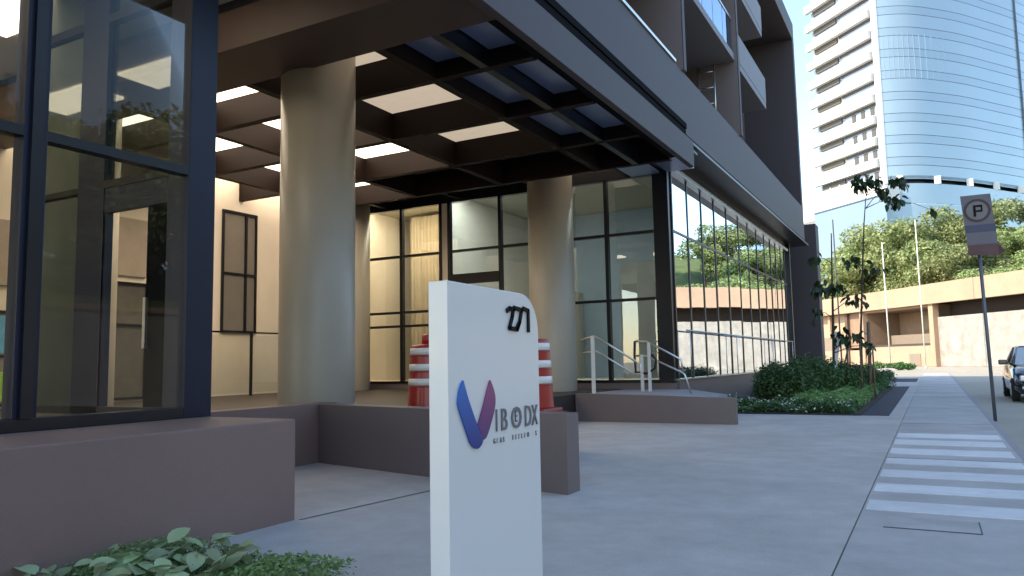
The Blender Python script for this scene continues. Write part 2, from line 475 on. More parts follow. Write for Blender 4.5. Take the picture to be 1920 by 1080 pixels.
# ------------------------------------------------------------------ back glazing facing the porch (plane Y=18.5)
def vbar(par, x0, x1, y0, y1, z0, z1, m=DARK, name='mullion'): return box(name, x0, x1, y0, y1, z0, z1, m, par)
pg = bp('porch_glazing', -16, -5.55, 18.44, 18.6, .0, .73, BROWN_D)
mx = [-15.22, -13.84, -12.42, -12.12, -10.42, -8.85, -7.24]
for x in mx: vbar(pg, x - .045, x + .045, 18.42, 18.56, .80, 6.0)
vbar(pg, -5.95, -5.56, 18.40, 18.62, .74, 6.42, name='corner_post')
box('sill', -15.25, -5.95, 18.42, 18.58, .73, .80, DARK, pg)
box('head', -15.25, -5.95, 18.42, 18.58, 5.97, 6.31, DARK, pg)
edges = [-15.22, -13.84, -12.42, -12.12, -10.42, -8.85, -7.24, -5.93]
for i in range(7):
    a, b = edges[i] + .045, edges[i + 1] - .045
    if i == 2:
        box('jamb_panel', a, b, 18.45, 18.55, .8, 6.0, CREAM, pg); continue
    zs = [.80, 2.83, 4.53, 6.0] if i > 2 else [.80, 2.43, 2.84, 4.53, 6.0]
    for z in zs[1:-1]:
        box('transom', a, b, 18.43, 18.55, z - .035, z + .035, DARK, pg)
    for z0, z1 in zip(zs[:-1], zs[1:]):
        box('pane', a, b, 18.485, 18.497, z0 + .035, z1 - .035, GLASSB, pg)
box('door_head', -12.08, -10.46, 18.40, 18.43, 3.55, 3.85, DARK, pg)
box('cream_jamb', -16.0, -15.27, 18.45, 18.56, .58, 6.31, MATS['beam_brown_shaded'], pg)
# room behind it
rm = bp('room_floor', -16, -5.75, 18.6, 37.3, .55, .74, OFFW)
box('room_wall', -16, -5.8, 24.0, 24.15, .74, 6.3, GREYROOM, rm)
box('room_wall', -12.35, -12.25, 18.62, 23.9, .74, 6.3, CREAM, rm)
box('room_wall', -16.05, -15.9, 18.62, 24, .74, 6.3, CREAM, rm)
box('room_ceiling', -16, -5.75, 18.6, 37.3, 6.31, 6.42, OFFW, rm)
box('cabinet', -11.6, -10.3, 22.6, 23.9, .74, 3.6, OFFW, rm)
box('cabinet', -8.6, -6.9, 23.0, 23.9, .74, 4.4, mat('cabinet_grey', (.30, .29, .26), .5), rm)
LAMPR = mat('room_fill_light', (.8, .75, .7), .6, emis=(1, .86, .70), es=8.0)  # unseen lamps added to brighten the room behind the porch glazing
LAMPC = mat('room_fill_light_cool', (.8, .8, .8), .6, emis=(.80, .92, 1.0), es=6.)
box('light_panel', -15.6, -12.6, 18.65, 19.35, 6.2, 6.309, LAMPR, rm)
box('light_panel', -9.0, -6.4, 18.65, 19.25, 6.25, 6.309, LAMPC, rm)
box('light_panel', -11.8, -9.4, 18.65, 19.25, 6.25, 6.309, LAMPC, rm)
# pleated curtain
cv = []; cf = []
n = 150
for k in range(n):
    x = -15.15 + k * 2.7 / (n - 1)
    y = 20.7 + .06 * math.sin(k * .85) + .02 * math.sin(k * .31)
    cv += [(x, y, .9), (x, y, 6.2)]
    if k: cf.append((2 * k - 2, 2 * k, 2 * k + 1, 2 * k - 1))
MB().add(cv, cf, True).build('curtain', mat('curtain_cloth', (.60, .50, .36), .8, var=.1, scale=2), rm)

# ------------------------------------------------------------------ street shopfront (plane X=-5.55)
sf = bp('shopfront', -5.75, -5.5, 18.62, 36.2, -.05, .78, BROWN_D)
my = [18.66, 20.05, 21.5, 23.0, 24.6, 26.3, 27.85, 29.4, 30.9, 32.2, 33.4, 34.6, 35.6, 36.2]
for i, y in enumerate(my):
    wd = .075 if i != 9 else .09
    vbar(sf, -5.575, -5.525, y - wd / 2, y + wd / 2, .82, 6.05)
box('sill', -5.64, -5.46, 18.62, 36.2, .78, .82, STEEL, sf)
box('head', -5.66, -5.44, 18.62, 36.2, 6.05, 6.17, STEEL, sf)
box('head_panel', -5.72, -5.56, 18.62, 36.2, 6.17, 6.42, DARK, sf)
for i in range(len(my) - 1):
    y0, y1 = my[i] + .027, my[i + 1] - .027
    box('transom', -5.574, -5.526, y0, y1, 4.50, 4.56, DARK, sf)
    box('transom', -5.60, -5.49, y0, y1, 2.80, 2.84, DARK, sf) if i < 0 else None
    for z0, z1 in ((.82, 4.50), (4.56, 6.05)):
        a = random.uniform(-.004, .004); b = random.uniform(-.003, .003)
        hz, hy = (z1 - z0) / 2, (y1 - y0) / 2
        MB().add([(-5.545 - a * hy - b * hz, y0, z0), (-5.545 + a * hy - b * hz, y1, z0), (-5.545 + a * hy + b * hz, y1, z1), (-5.545 - a * hy + b * hz, y0, z1),
                  (-5.557 - a * hy - b * hz, y0, z0), (-5.557 + a * hy - b * hz, y1, z0), (-5.557 + a * hy + b * hz, y1, z1), (-5.557 - a * hy + b * hz, y0, z1)],
                 [(0, 1, 2, 3), (7, 6, 5, 4), (0, 4, 5, 1), (1, 5, 6, 2), (2, 6, 7, 3), (3, 7, 4, 0)]).build('pane', GLASSM, sf)
# added rail modelling the line reflected in the shopfront glass
rr = thing('reflected_rail', (-5.3, 27, .8), 'long thin steel rail modelling the line reflected in the mirrored shopfront', 'rail')
MB().tube([(-5.38, 19.0, 2.02), (-5.38, 35.8, 1.98)], .022, 8).build('rail', STEEL, rr)
for y in (19.3, 24.6, 30.9, 35.6): MB().tube([(-5.38, y, 2.0), (-5.38, y, .82)], .014, 6).build('post', STEEL, rr)

# ------------------------------------------------------------------ navy glazed vestibule on the plinth
V = thing('glass_vestibule', (-7.4, 3, .85), 'navy framed glass vestibule on the brown plinth wall at left', 'vestibule')
def vb(name, *a, **k): return box(name, *a, V, **k)
XF = -5.96
vb('corner_post', XF - .30, XF, 4.69, 4.99, .85, 6.43, NAVY, bev=.006)
vb('bottom_rail', XF - .12, XF, -6, 4.69, .85, .95, DARK, bev=.006)
for y in (3.30, .9, -1.5, -3.9):
    vb('mullion', XF - .14, XF, y - .09, y + .09, .95, 6.43, NAVY, bev=.005)
    vb('mullion_cover', XF - .02, XF + .03, y - .045, y + .045, .95, 6.43, DARK)
ye = [(3.39, 4.69), (.99, 3.21), (-1.41, .81), (-3.81, -1.59)]
for a, b in ye:
    vb('transom', XF - .12, XF - .002, a, b, 3.09, 3.17, DARK)
    vb('transom', XF - .12, XF - .002, a, b, 5.03, 5.10, DARK) if a < 3 else None
    for z0, z1 in ((.95, 3.09), (3.17, 6.42)):
        vb('pane', XF - .055, XF - .043, a, b, z0, z1, GLASSP)
# far end screen with door (plane Y=4.96)
e0 = 4.86
vb('end_post', -7.95, -7.50, e0, 4.98, .85, 6.43, NAVY, bev=.005)
vb('end_post', -9.0, -8.78, e0, 4.98, .85, 6.43, NAVY)
vb('end_transom', -8.78, -7.95, e0, 4.95, 5.0, 5.09, DARK)
vb('end_transom', -7.50, XF - .30, e0, 4.95, 5.0, 5.09, DARK)
vb('end_transom', -8.78, -7.95, e0, 4.95, 3.19, 3.25, DARK)
vb('end_transom', -7.50, XF - .30, e0, 4.95, 3.19, 3.27, DARK)
vb('end_sill', -9.0, XF - .30, e0, 4.94, .851, .93, DARK)
for x0, x1 in ((-8.78, -7.95), (-7.50, XF - .30)):
    vb('pane', x0, x1, 4.90, 4.912, 3.27, 5.0, GLASSD)
    vb('pane', x0, x1, 4.90, 4.912, 5.09, 6.42, GLASSD)
vb('pane', -8.78, -7.95, 4.90, 4.912, .93, 3.19, GLASSD)
dr = vb('door_frame', -7.50, -6.26, 4.87, 4.93, 2.93, 3.19, NAVY)
box('door_leaf', -6.80, -6.26, 4.88, 4.93, .93, 2.93, MATTE, dr)
box('jamb', -7.50, -7.44, 4.88, 4.93, .93, 2.93, NAVY, dr)
box('handle', -6.76, -6.72, 4.82, 4.85, 1.5, 2.0, STEEL, dr)
# hall column seen through the vestibule
MB().lathe(-10.4, 6.2, [(.36, .56), (.36, 6.42)], 40).build('hall_column', mat('hall_column_paint', (.30, .32, .27), .5), B)

# ------------------------------------------------------------------ totem sign
X0 = -1.8
S = thing('totem_sign', (-1.85, 3.15, 0), 'tall white totem sign with one rounded top corner and a blue and pink V logo', 'sign')
pts = [(2.72, -.02), (3.57, -.02), (3.575, 1.40)]
for k in range(0, 13):
    a = math.pi / 2 * k / 12
    pts.append((3.575 - .19 + .19 * math.cos(a), 1.455 + .19 * math.sin(a)))
pts += [(2.72, 1.655)]
bmf = MB().prism([(X0, y, z) for y, z in pts], (-.098, 0, 0)).build('panel', WHITE, S)
bv = bmf.modifiers.new('bevel', 'BEVEL'); bv.width = .003; bv.segments = 2; bv.limit_method = 'ANGLE'
# blue and pink strokes of the emblem
def grad(name, c0, c1, z0, z1):
    m = bpy.data.materials.new(name); m.use_nodes = True
    n, l = m.node_tree.nodes, m.node_tree.links
    p = n['Principled BSDF']; p.inputs['Roughness'].default_value = .35
    tc = n.new('ShaderNodeTexCoord'); sx = n.new('ShaderNodeSeparateXYZ'); mr = n.new('ShaderNodeMapRange')
    mr.inputs['From Min'].default_value = z0; mr.inputs['From Max'].default_value = z1
    r = n.new('ShaderNodeValToRGB'); r.color_ramp.elements[0].color = (*c0, 1); r.color_ramp.elements[1].color = (*c1, 1)
    l.new(tc.outputs['Object'], sx.inputs[0]); l.new(sx.outputs[2], mr.inputs['Value']); l.new(mr.outputs[0], r.inputs[0]); l.new(r.outputs[0], p.inputs['Base Color'])
    return m
def smoothpoly(pts, sharp):
    out = []; n = len(pts)
    for i in range(n):
        p0, p1, p2, p3 = [Vector(pts[(i + k - 1) % n]) for k in range(4)]
        t1 = Vector((0, 0)) if i in sharp else (p2 - p0) / 2
        t2 = Vector((0, 0)) if (i + 1) % n in sharp else (p3 - p1) / 2
        for s in (0, .25, .5, .75):
            h = (2 * s**3 - 3 * s**2 + 1) * p1 + (s**3 - 2 * s**2 + s) * t1 + (-2 * s**3 + 3 * s**2) * p2 + (s**3 - s**2) * t2
            out.append((h.x, h.y))
    return out
blue = [(2.827, 1.226), (2.799, 1.193), (2.784, 1.147), (2.785, 1.118), (2.812, 1.065), (2.858, .986), (2.881, .95), (2.913, .927), (2.947, .923), (2.977, .94), (2.985, .956), (2.941, 1.021), (2.893, 1.098), (2.858, 1.16)]
pink = [(3.058, 1.22), (3.032, 1.175), (2.995, 1.105), (2.945, 1.022), (2.984, .956), (3.017, .967), (3.063, 1.03), (3.092, 1.086), (3.102, 1.131), (3.088, 1.177)]
MB().prism([(X0 + .002, y, z) for y, z in smoothpoly(blue, {0, 10, 11})], (.008, 0, 0)).build('blue_stroke', grad('blue_paint', (.022, .03, .20), (.015, .14, .50), .92, 1.2), S)
MB().prism([(X0 + .002, y, z) for y, z in smoothpoly(pink, {0, 3, 4})], (.008, 0, 0)).build('pink_stroke', grad('pink_paint', (.07, .03, .17), (.30, .06, .17), .93, 1.2), S)
def text(name, body, y, z, size, m, sx=1., ext=.004, par=None, shear=0, off=0., X=None, facing='x'):
    cu = bpy.data.curves.new(name, 'FONT'); cu.body = body; cu.size = size; cu.extrude = ext; cu.shear = shear; cu.offset = 0
    cu.resolution_u = 3
    tmp = bpy.data.objects.new('tmp', cu); col.objects.link(tmp)
    dg = bpy.context.evaluated_depsgraph_get()
    me = bpy.data.meshes.new_from_object(tmp.evaluated_get(dg))
    bpy.data.objects.remove(tmp)
    me.name = name
    o = origin(par)
    for v in me.vertices:
        a, b, c = v.co.x * sx, v.co.y, v.co.z
        if facing == 'x': v.co = Vector((X + c + ext, y + a, z + b)) - o
        else: v.co = Vector((y + a, X - c - ext, z + b)) - o
    me.materials.clear(); me.materials.append(m)
    return link(name, me, m, par)
# house number
nb = []
def stroke(pts, w_, name, m):
    mb = MB()
    for (a, b) in zip(pts[:-1], pts[1:]):
        a, b = Vector(a), Vector(b); d = (b - a).normalized(); nn = Vector((-d.y, d.x)) * w_ / 2; e = d * w_ * .3
        mb.prism([(X0 + .002, *(a - e - nn)), (X0 + .002, *(b + e - nn)), (X0 + .002, *(b + e + nn)), (X0 + .002, *(a - e + nn))], (.008, 0, 0))
    return mb.build(name, m, S)
stroke([(3.235, 1.550), (3.26, 1.562), (3.30, 1.560), (3.285, 1.52), (3.255, 1.466), (3.325, 1.462), (3.352, 1.49)], .021, 'number', BLACKL)
stroke([(3.305, 1.567), (3.385, 1.560), (3.362, 1.50), (3.335, 1.462)], .021, 'number', BLACKL)
stroke([(3.405, 1.568), (3.455, 1.560), (3.455, 1.456)], .021, 'number', BLACKL)
for ch, y, sx_ in (('I', 3.108, .6), ('B', 3.155, .82), ('O', 3.255, .95), ('D', 3.395, .72), ('X', 3.475, .62)):
    text('letter', ch, y, .982, .148, GREYL, sx=sx_, par=S, X=X0 + .001, ext=.003)
text('letter', 'E', 3.297, 1.012, .08, GREYL, sx=.6, par=S, X=X0 + .001, ext=.003)
xx = 3.088
for ch in 'G/AS  F//L/O  S':
    if ch != ' ': text('small_letter', ch, xx, .928, .034, GREYL, sx=.7, par=S, X=X0 + .001, ext=.002)
    xx += .0305

# ------------------------------------------------------------------ traffic barrels behind the low wall
def barrel(x, y, z, label, neck_up):
    b = thing('traffic_barrel', (x, y, z), label, 'traffic barrel', 'red and white traffic barrels behind the entrance wall')
    box('base', x - .36, x + .36, y - .3, y + .3, z, z + .06, REDD, b, bev=.02)
    def R(h): return .335 - .055 * h
    MB().lathe(x, y, [(R(0), z + .06)] + [(R(h), z + h) for h in np.linspace(.08, .98, 10)] + [(.26, z + 1.01), (.2, z + 1.02)], 40).build('body', REDP, b)
    for h in (.40, .62, .86):
        MB().lathe(x, y, [(R(h) + .001, z + h), (R(h) + .007, z + h + .003), (R(h + .1) + .007, z + h + .097), (R(h + .1) + .001, z + h + .1)], 40).build('reflective_band', REFL, b)
        MB().lathe(x, y, [(R(h) + .001, z + h - .03), (R(h) + .010, z + h - .02), (R(h) + .001, z + h - .008)], 40).build('rib', REDD, b)
    MB().lathe(x, y, [(.115, z + 1.02), (.10, z + 1.16), (.085, z + 1.17)], 24).build('neck', REDP, b)
barrel(-6.80, 9.75, .58, 'red and white striped traffic barrel showing left of the white totem', 1)
barrel(-4.98, 9.6, .60, 'red and white striped traffic barrel half hidden by the right edge of the totem', 0)

# ------------------------------------------------------------------ ramp handrails
hr = thing('handrail', (-6.3, 16.0, .6), 'double steel handrail sloping down from the white post beside the far column', 'handrail')
MB().tube([(-6.98, 16, 1.77), (-6.66, 16, 1.85), (-6.5, 16, 1.78), (-5.66, 16, 1.25)], .022, 10).build('rail', STEEL, hr)
MB().tube([(-6.95, 16, 1.48), (-6.61, 16, 1.51), (-6.45, 16, 1.43), (-5.75, 16, 1.0)], .018, 10).build('rail', STEEL, hr)
box('post', -6.73, -6.65, 15.97, 16.03, .57, 1.86, mat('white_post', (.7, .7, .68), .4), hr, bev=.01)
MB().tube([(-5.66, 16, 1.25), (-5.58, 16, 1.2), (-5.58, 16, 1.0), (-5.75, 16, 1.0)], .018, 8).build('return', STEEL, hr)
h2 = thing('handrail', (-5.4, 17.2, .6), 'double steel handrail nearer the shopfront corner with its end curved to the ground', 'handrail')
MB().tube([(-6.12, 17.2, 1.74), (-5.81, 17.2, 1.72), (-5.03, 17.2, 1.29), (-4.99, 17.2, 1.0)], .024, 10).build('rail', STEEL, h2)
MB().tube([(-6.1, 17.2, 1.4), (-5.82, 17.2, 1.38), (-5.02, 17.2, 1.0), (-4.96, 17.2, .95), (-4.83, 17.2, .52)], .022, 10).build('rail', STEEL, h2)
box('post', -6.0, -5.93, 17.17, 17.23, .5, 1.42, MATS['white_post'], h2, bev=.01)
box('post', -5.82, -5.75, 17.17, 17.23, .5, 1.71, MATS['white_post'], h2, bev=.01)
MB().tube([(-6.12, 17.2, 1.74), (-6.14, 17.2, 1.4), (-6.12, 17.2, 1.02), (-5.85, 17.2, .98), (-5.66, 17.2, 1.1), (-5.62, 17.2, 1.3), (-5.72, 17.2, 1.42)], .03, 8).build('curved_bracket', DARK, h2)
# small steel ladder on the terrace above the fascia
ld = thing('ladder', (-5.5, 22.7, 8), 'short steel ladder rails standing on the terrace under the glazed balcony', 'ladder')
for x in (-5.75, -5.28): MB().tube([(x, 22.75, 7.99), (x, 22.75, 10.2)], .03, 8).build('side_rail', STEEL, ld)
for z in (8.5, 9.0, 9.5, 10.0): MB().tube([(-5.75, 22.75, z), (-5.28, 22.75, z)], .022, 6).build('rung', STEEL, ld)

# ------------------------------------------------------------------ no-parking sign on its pole
ps = thing('parking_sign', (1.0, 17.76, 0), 'tall street sign with a ringed letter and blue stripe on a slim leaning pole', 'street sign')
MB().tube([(1.0, 17.76, -.05), (.95, 17.76, 3.3)], .032, 10).build('pole', POLEM, ps)
SGN = mat('sign_face_shaded', (.13, .115, .14), .5, var=.06); SGR = mat('sign_ring_shaded', (.04, .018, .02), .5)  # white face and red ring darkened, backlit shade put into the colours
def plate(x0, x1, z0, z1, y, m, name, lean=.0, dx0=0., dx1=0.):
    return MB().prism([(x0 + dx0, y, z0), (x1 + dx0, y, z0), (x1 + dx1, y, z1), (x0 + dx1, y, z1)], (0, .012, 0)).build(name, m, ps)
plate(.69, 1.21, 3.40, 4.47, 17.72, SGN, 'plate', dx0=.07, dx1=0)
plate(.72, 1.24, 3.72, 3.86, 17.712, mat('sign_blue', (.012, .022, .08), .4), 'blue_stripe', dx0=.025, dx1=.015)
MB().prism([(.76, 17.70, 3.40), (.75, 17.70, 3.26), (1.27, 17.68, 3.22), (1.38, 17.66, 3.30), (1.28, 17.70, 3.46), (.76, 17.70, 3.46)], (0, .014, 0)).build('lower_plate', mat('sign_maroon', (.09, .03, .032), .5), ps)
cx, cz = .965, 4.15
def ring(r0, r1, y, m, name):
    n = 40; vs = []; fs = []
    for k in range(n):
        a = 2 * math.pi * k / n
        for r in (r0, r1): vs += [(cx + r * math.cos(a), y, cz + r * math.sin(a)), (cx + r * math.cos(a), y - .004, cz + r * math.sin(a))]
    for k in range(n):
        j = (k + 1) % n; a, b = 4 * k, 4 * j
        fs += [(a, b, b + 2, a + 2), (a + 1, a + 3, b + 3, b + 1), (a, a + 1, b + 1, b), (a + 2, b + 2, b + 3, a + 3)]
    MB().add(vs, fs).build(name, m, ps)
ring(.185, .235, 17.718, SGR, 'ring')
ring(.0, .183, 17.719, mat('sign_disc_shaded', (.17, .16, .155), .5), 'disc')  # disc dulled too, shade put into its colour
MB().box(.90, .945, 17.708, 17.713, 4.03, 4.26).box(.945, 1.03, 17.708, 17.713, 4.22, 4.26).box(.945, 1.03, 17.708, 17.713, 4.12, 4.155).box(1.03, 1.06, 17.708, 17.713, 4.12, 4.26).build('letter', BLACKL, ps)

# ------------------------------------------------------------------ parked car
CARP = mat('black_car_paint', (.012, .012, .016), .22, var=.05, coat=.8)
TYRE = mat('tyre_rubber', (.02, .02, .02), .8)
CHR = mat('headlight_glass', (.75, .76, .78), .12, metal=.6)
CGL = mat('car_glass', (.5, .52, .5), .08, metal=.5, spec=.8)
def car(x0, y0, label):
    """x0 centre, y0 nose; nose towards -Y"""
    c = thing('parked_car', (x0, y0 + 2.1, 0), label, 'car')
    st = [(0, .62, .32, .52), (.10, .76, .24, .66), (.35, .84, .2, .80), (.9, .87, .2, .93), (1.35, .88, .2, .99), (2.2, .885, .2, 1.01), (3.3, .88, .2, 1.03), (3.9, .86, .22, 1.02), (4.1, .80, .28, .9), (4.18, .7, .35, .7)]
    rings = []
    for y, hw, zb, zt in st:
        pr = [(-hw * .9, zb), (-hw, zb + .12), (-hw, (zb + zt) / 2), (-hw * .95, zt - .1), (-hw * .8, zt), (0, zt + .03), (hw * .8, zt), (hw * .95, zt - .1), (hw, (zb + zt) / 2), (hw, zb + .12), (hw * .9, zb)]
        rings.append([(x0 + a, y0 + y, b) for a, b in pr])
    n = 11; vs = [p for r in rings for p in r]
    fs = [(i * n + k, i * n + (k + 1) % n, (i + 1) * n + (k + 1) % n, (i + 1) * n + k) for i in range(len(rings) - 1) for k in range(n)]
    fs += [tuple(range(n))[::-1], tuple((len(rings) - 1) * n + k for k in range(n))]
    o = MB().add(vs, fs, True).build('body', CARP, c)
    # cabin
    r2 = []
    for y, hw, z in ((1.25, .74, .99), (2.0, .60, 1.46), (3.1, .60, 1.48), (3.85, .72, 1.02)):
        r2.append([(x0 - hw, y0 + y, z), (x0 - hw * .8, y0 + y, z + .03), (x0 + hw * .8, y0 + y, z + .03), (x0 + hw, y0 + y, z)])
    cab = MB().add([(x0 - .6, y0 + 1.98, 1.44), (x0 + .6, y0 + 1.98, 1.44), (x0 + .6, y0 + 3.12, 1.46), (x0 - .6, y0 + 3.12, 1.46), (x0 - .52, y0 + 2.1, 1.5), (x0 + .52, y0 + 2.1, 1.5), (x0 + .52, y0 + 3.0, 1.52), (x0 - .52, y0 + 3.0, 1.52)],
             [(0, 1, 5, 4), (1, 2, 6, 5), (2, 3, 7, 6), (3, 0, 4, 7), (4, 5, 6, 7), (3, 2, 1, 0)]).build('roof', CARP, c)
    MB().quad((x0 - .74, y0 + 1.25, .98), (x0 + .74, y0 + 1.25, .98), (x0 + .6, y0 + 1.98, 1.45), (x0 - .6, y0 + 1.98, 1.45)).build('windscreen', CGL, c)
    MB().quad((x0 - .72, y0 + 3.9, .99), (x0 + .72, y0 + 3.9, .99), (x0 + .6, y0 + 3.12, 1.47), (x0 - .6, y0 + 3.12, 1.47)).build('rear_window', CGL, c)
    for s in (-1, 1):
        MB().add([(x0 + s * .78, y0 + 1.25, .98), (x0 + s * .78, y0 + 3.9, .99), (x0 + s * .61, y0 + 3.12, 1.46), (x0 + s * .61, y0 + 1.98, 1.45)], [(0, 1, 2, 3)]).build('side_window', CGL, c)
        MB().tube([(x0 + s * .775, y0 + 1.2, .97), (x0 + s * .61, y0 + 1.97, 1.46)], .035, 8).build('pillar', CARP, c)
        MB().tube([(x0 + s * .78, y0 + 2.6, 1.0), (x0 + s * .615, y0 + 2.6, 1.47)], .03, 8).build('pillar', CARP, c)
        mb = MB().box(x0 + s * .88, x0 + s * 1.10, y0 + 1.42, y0 + 1.52, .98, 1.12, .03); mb.tube([(x0 + s * .78, y0 + 1.48, 1.0), (x0 + s * .9, y0 + 1.48, 1.03)], .02, 6)
        mb.build('mirror', CARP, c)
        MB().box(x0 + s * .45, x0 + s * .74, y0 + .03, y0 + .2, .55, .70, .03).build('headlight', CHR, c)
        MB().box(x0 + s * .55, x0 + s * .70, y0 + .03, y0 + .1, .34, .42, .02).build('fog_light', CHR, c)
        for yy in (.75, 3.35):
            wl = MB().add(*_wheel(x0 + s * .80, y0 + yy, .31, .20, .31), True).build('wheel', TYRE, c)
            MB().add(*_wheel(x0 + s * .825, y0 + yy, .2, .17, .31), False).build('rim', STEEL, wl)
    MB().box(x0 - .4, x0 + .4, y0 + .0, y0 + .06, .52, .62, .01).build('grille', DARK, c)
    MB().box(x0 - .2, x0 + .2, y0 - .02, y0 + .01, .40, .50).build('number_plate', REFL, c)
    return c
def _wheel(x, y, r, wd, z):
    n = 28; vs = []; fs = []
    prof = [(-wd / 2, r * .8), (-wd / 2 + .02, r), (wd / 2 - .02, r), (wd / 2, r * .8)]
    for dx, rr_ in prof:
        for k in range(n):
            a = 2 * math.pi * k / n; vs.append((x + dx, y + rr_ * math.cos(a), z + rr_ * math.sin(a)))
    for i in range(3):
        for k in range(n): fs.append((i * n + k, i * n + (k + 1) % n, (i + 1) * n + (k + 1) % n, (i + 1) * n + k))
    fs += [tuple(range(n)), tuple(3 * n + k for k in range(n))]
    return vs, fs
car(2.72, 24.2, 'black parked car cut off by the right edge with its wing mirror out')

# ------------------------------------------------------------------ foliage
def leafcloud(name, centers, radii, n, size, m, parent=None, flat=.6, shell=.55, up_bias=.4, aspect=.55, zmin=None, world=True):
    """n small leaf quads spread through ellipsoidal clumps"""
    centers = np.array(centers, float); radii = np.array(radii, float)
    if radii.ndim == 1: radii = np.stack([radii, radii, radii * flat], 1)
    vol = radii.prod(1) ** (2 / 3); idx = rng.choice(len(centers), n, p=vol / vol.sum())
    d = rng.normal(size=(n, 3)); d /= np.linalg.norm(d, axis=1)[:, None]
    rr_ = shell + (1 - shell) * rng.random(n) ** .7
    rr_ *= 1 + .12 * rng.normal(size=n)
    P = centers[idx] + d * radii[idx] * rr_[:, None]
    if zmin is not None: P[:, 2] = np.maximum(P[:, 2], zmin + rng.random(n) * .05)
    nn = d * .6 + rng.normal(size=(n, 3)) * .6; nn[:, 2] += up_bias
    nn /= np.linalg.norm(nn, axis=1)[:, None]
    t = np.cross(nn, rng.normal(size=(n, 3))); t /= np.linalg.norm(t, axis=1)[:, None]
    b = np.cross(nn, t)
    s = size * (.6 + .8 * rng.random(n))[:, None]
    v = np.stack([P - t * s, P - b * s * aspect + nn * s * .15, P + t * s, P + b * s * aspect + nn * s * .15], 1).reshape(-1, 3)
    o0 = origin(parent); v -= np.array(o0)[None]
    me = bpy.data.meshes.new(name)
    me.vertices.add(4 * n); me.vertices.foreach_set('co', v.ravel())
    me.loops.add(4 * n); me.loops.foreach_set('vertex_index', np.arange(4 * n))
    me.polygons.add(n); me.polygons.foreach_set('loop_start', np.arange(n) * 4)
    try: me.polygons.foreach_set('loop_total', np.full(n, 4))
    except Exception: pass
    me.update(calc_edges=True); me.validate()
    return link(name, me, m, parent)

LF_HILL = leafmat('hill_leaves', (.13, .19, .06), (.40, .46, .21), trans=.4)
LF_DARK = leafmat('shrub_leaves', (.035, .10, .025), (.10, .22, .065))
LF_LIGHT = leafmat('cover_leaves', (.13, .26, .07), (.28, .45, .16))
LF_BIG = leafmat('broad_leaves', (.20, .30, .13), (.50, .60, .36), rough=.4)
LF_TREE = leafmat('young_tree_leaves', (.012, .03, .012), (.04, .075, .025), rough=.45)
FLOW = mat('white_petals', (.7, .7, .68), .6)

# tree templates for the hill
def hill_tree(name, loc, h, r, label, seed):
    t = thing(name, loc, label, 'tree', 'trees on the hillside')
    rs = random.Random(seed)
    tr = MB(); x, y, z = loc
    tr.tube([(x, y, z - .5), (x + rs.uniform(-.2, .2), y, z + h * .3), (x + rs.uniform(-.4, .4), y, z + h * .6)], [.22, .17, .1], 8)
    for k in range(5):
        a = rs.uniform(0, 6.28)
        tr.tube([(x, y, z + h * (.3 + .05 * k)), (x + math.cos(a) * r * .6, y + math.sin(a) * r * .6, z + h * (.55 + .06 * k))], [.09, .03], 6)
    tr.build('trunk', BARK, t)
    cs = []; rd = []
    for k in range(16):
        a = rs.uniform(0, 6.28); q = rs.uniform(.1, .8) * r
        cs.append((x + math.cos(a) * q, y + math.sin(a) * q, z + h * rs.uniform(.32, .9) - q * .15)); rd.append(rs.uniform(.22, .42) * r)
    leafcloud('crown', cs, rd, 9000, .17, LF_HILL, t, flat=.75, shell=.55)
    return t

# terrain
hv = []; hf = []
nx, ny = 60, 24
for j in range(ny + 1):
    for i in range(nx + 1):
        x = -110 + i * 4.2; y = 88 + j * 6
        # distance behind the front wall line
        d = (x - 8) * .797 + (y - 84.9) * .604
        hgt = 6.8 * min(1, max(0, (d - 3) / 4)) + max(0, d - 7) * .30
        hgt = min(hgt, 22) + .6 * math.sin(x * .21) * math.cos(y * .17) * min(1, max(0, d / 15))
        uu = (x - 8) * .604 - (y - 84.9) * .797
        hgt *= 1 - .5 * min(1, max(0, (uu + 20) / 12))
        if d < 3: hgt = -.6
        hv.append((x, y, hgt))
for j in range(ny):
    for i in range(nx):
        a = j * (nx + 1) + i; hf.append((a, a + 1, a + nx + 2, a + nx + 1))
struct(MB().add(hv, hf, True).build('hillside', mat('hill_grass', (.10, .13, .04), .95, var=.35, scale=.3, bump=.6, bscale=3)))

WU = Vector((.604, -.797, 0)); WN = Vector((.797, .604, 0)); W0 = Vector((8, 84.9, 0))
def hill_h(d): return min(6.8 * min(1, max(0, (d - 3) / 4)) + max(0, d - 7) * .30, 22)
protos = [hill_tree('tree', (8 - 7 * .6 + 4, 84.9 + 7 * .797 + 4, 5.8), h, r, 'x', s) for h, r, s in ((8, 4.2, 1), (7, 3.6, 2), (9, 4.6, 3), (6.5, 4.4, 4))]
hr_ = random.Random(11)
spots = []
for row, (d0, st_) in enumerate(((8.5, 4.2), (12.5, 5.0), (19, 6.5), (27, 8.0))):
    u = -40 - row * 8
    while u < 38:
        d = d0 + hr_.uniform(-1.2, 1.2)
        if row >= 2 and u > -16: break
        p = W0 + WU * u + WN * d
        spots.append((p.x, p.y, hill_h(d) * (1 - .5 * min(1, max(0, (u + 20) / 12))) - .4, row, u)); u += st_ * hr_.uniform(.8, 1.25)
nm = 0
desc = ['front row tree with foliage resting on the tan wall', 'second row tree on the hillside above the tan wall', 'tree high on the slope in front of the glass tower', 'topmost row tree on the hill crest below the tower']
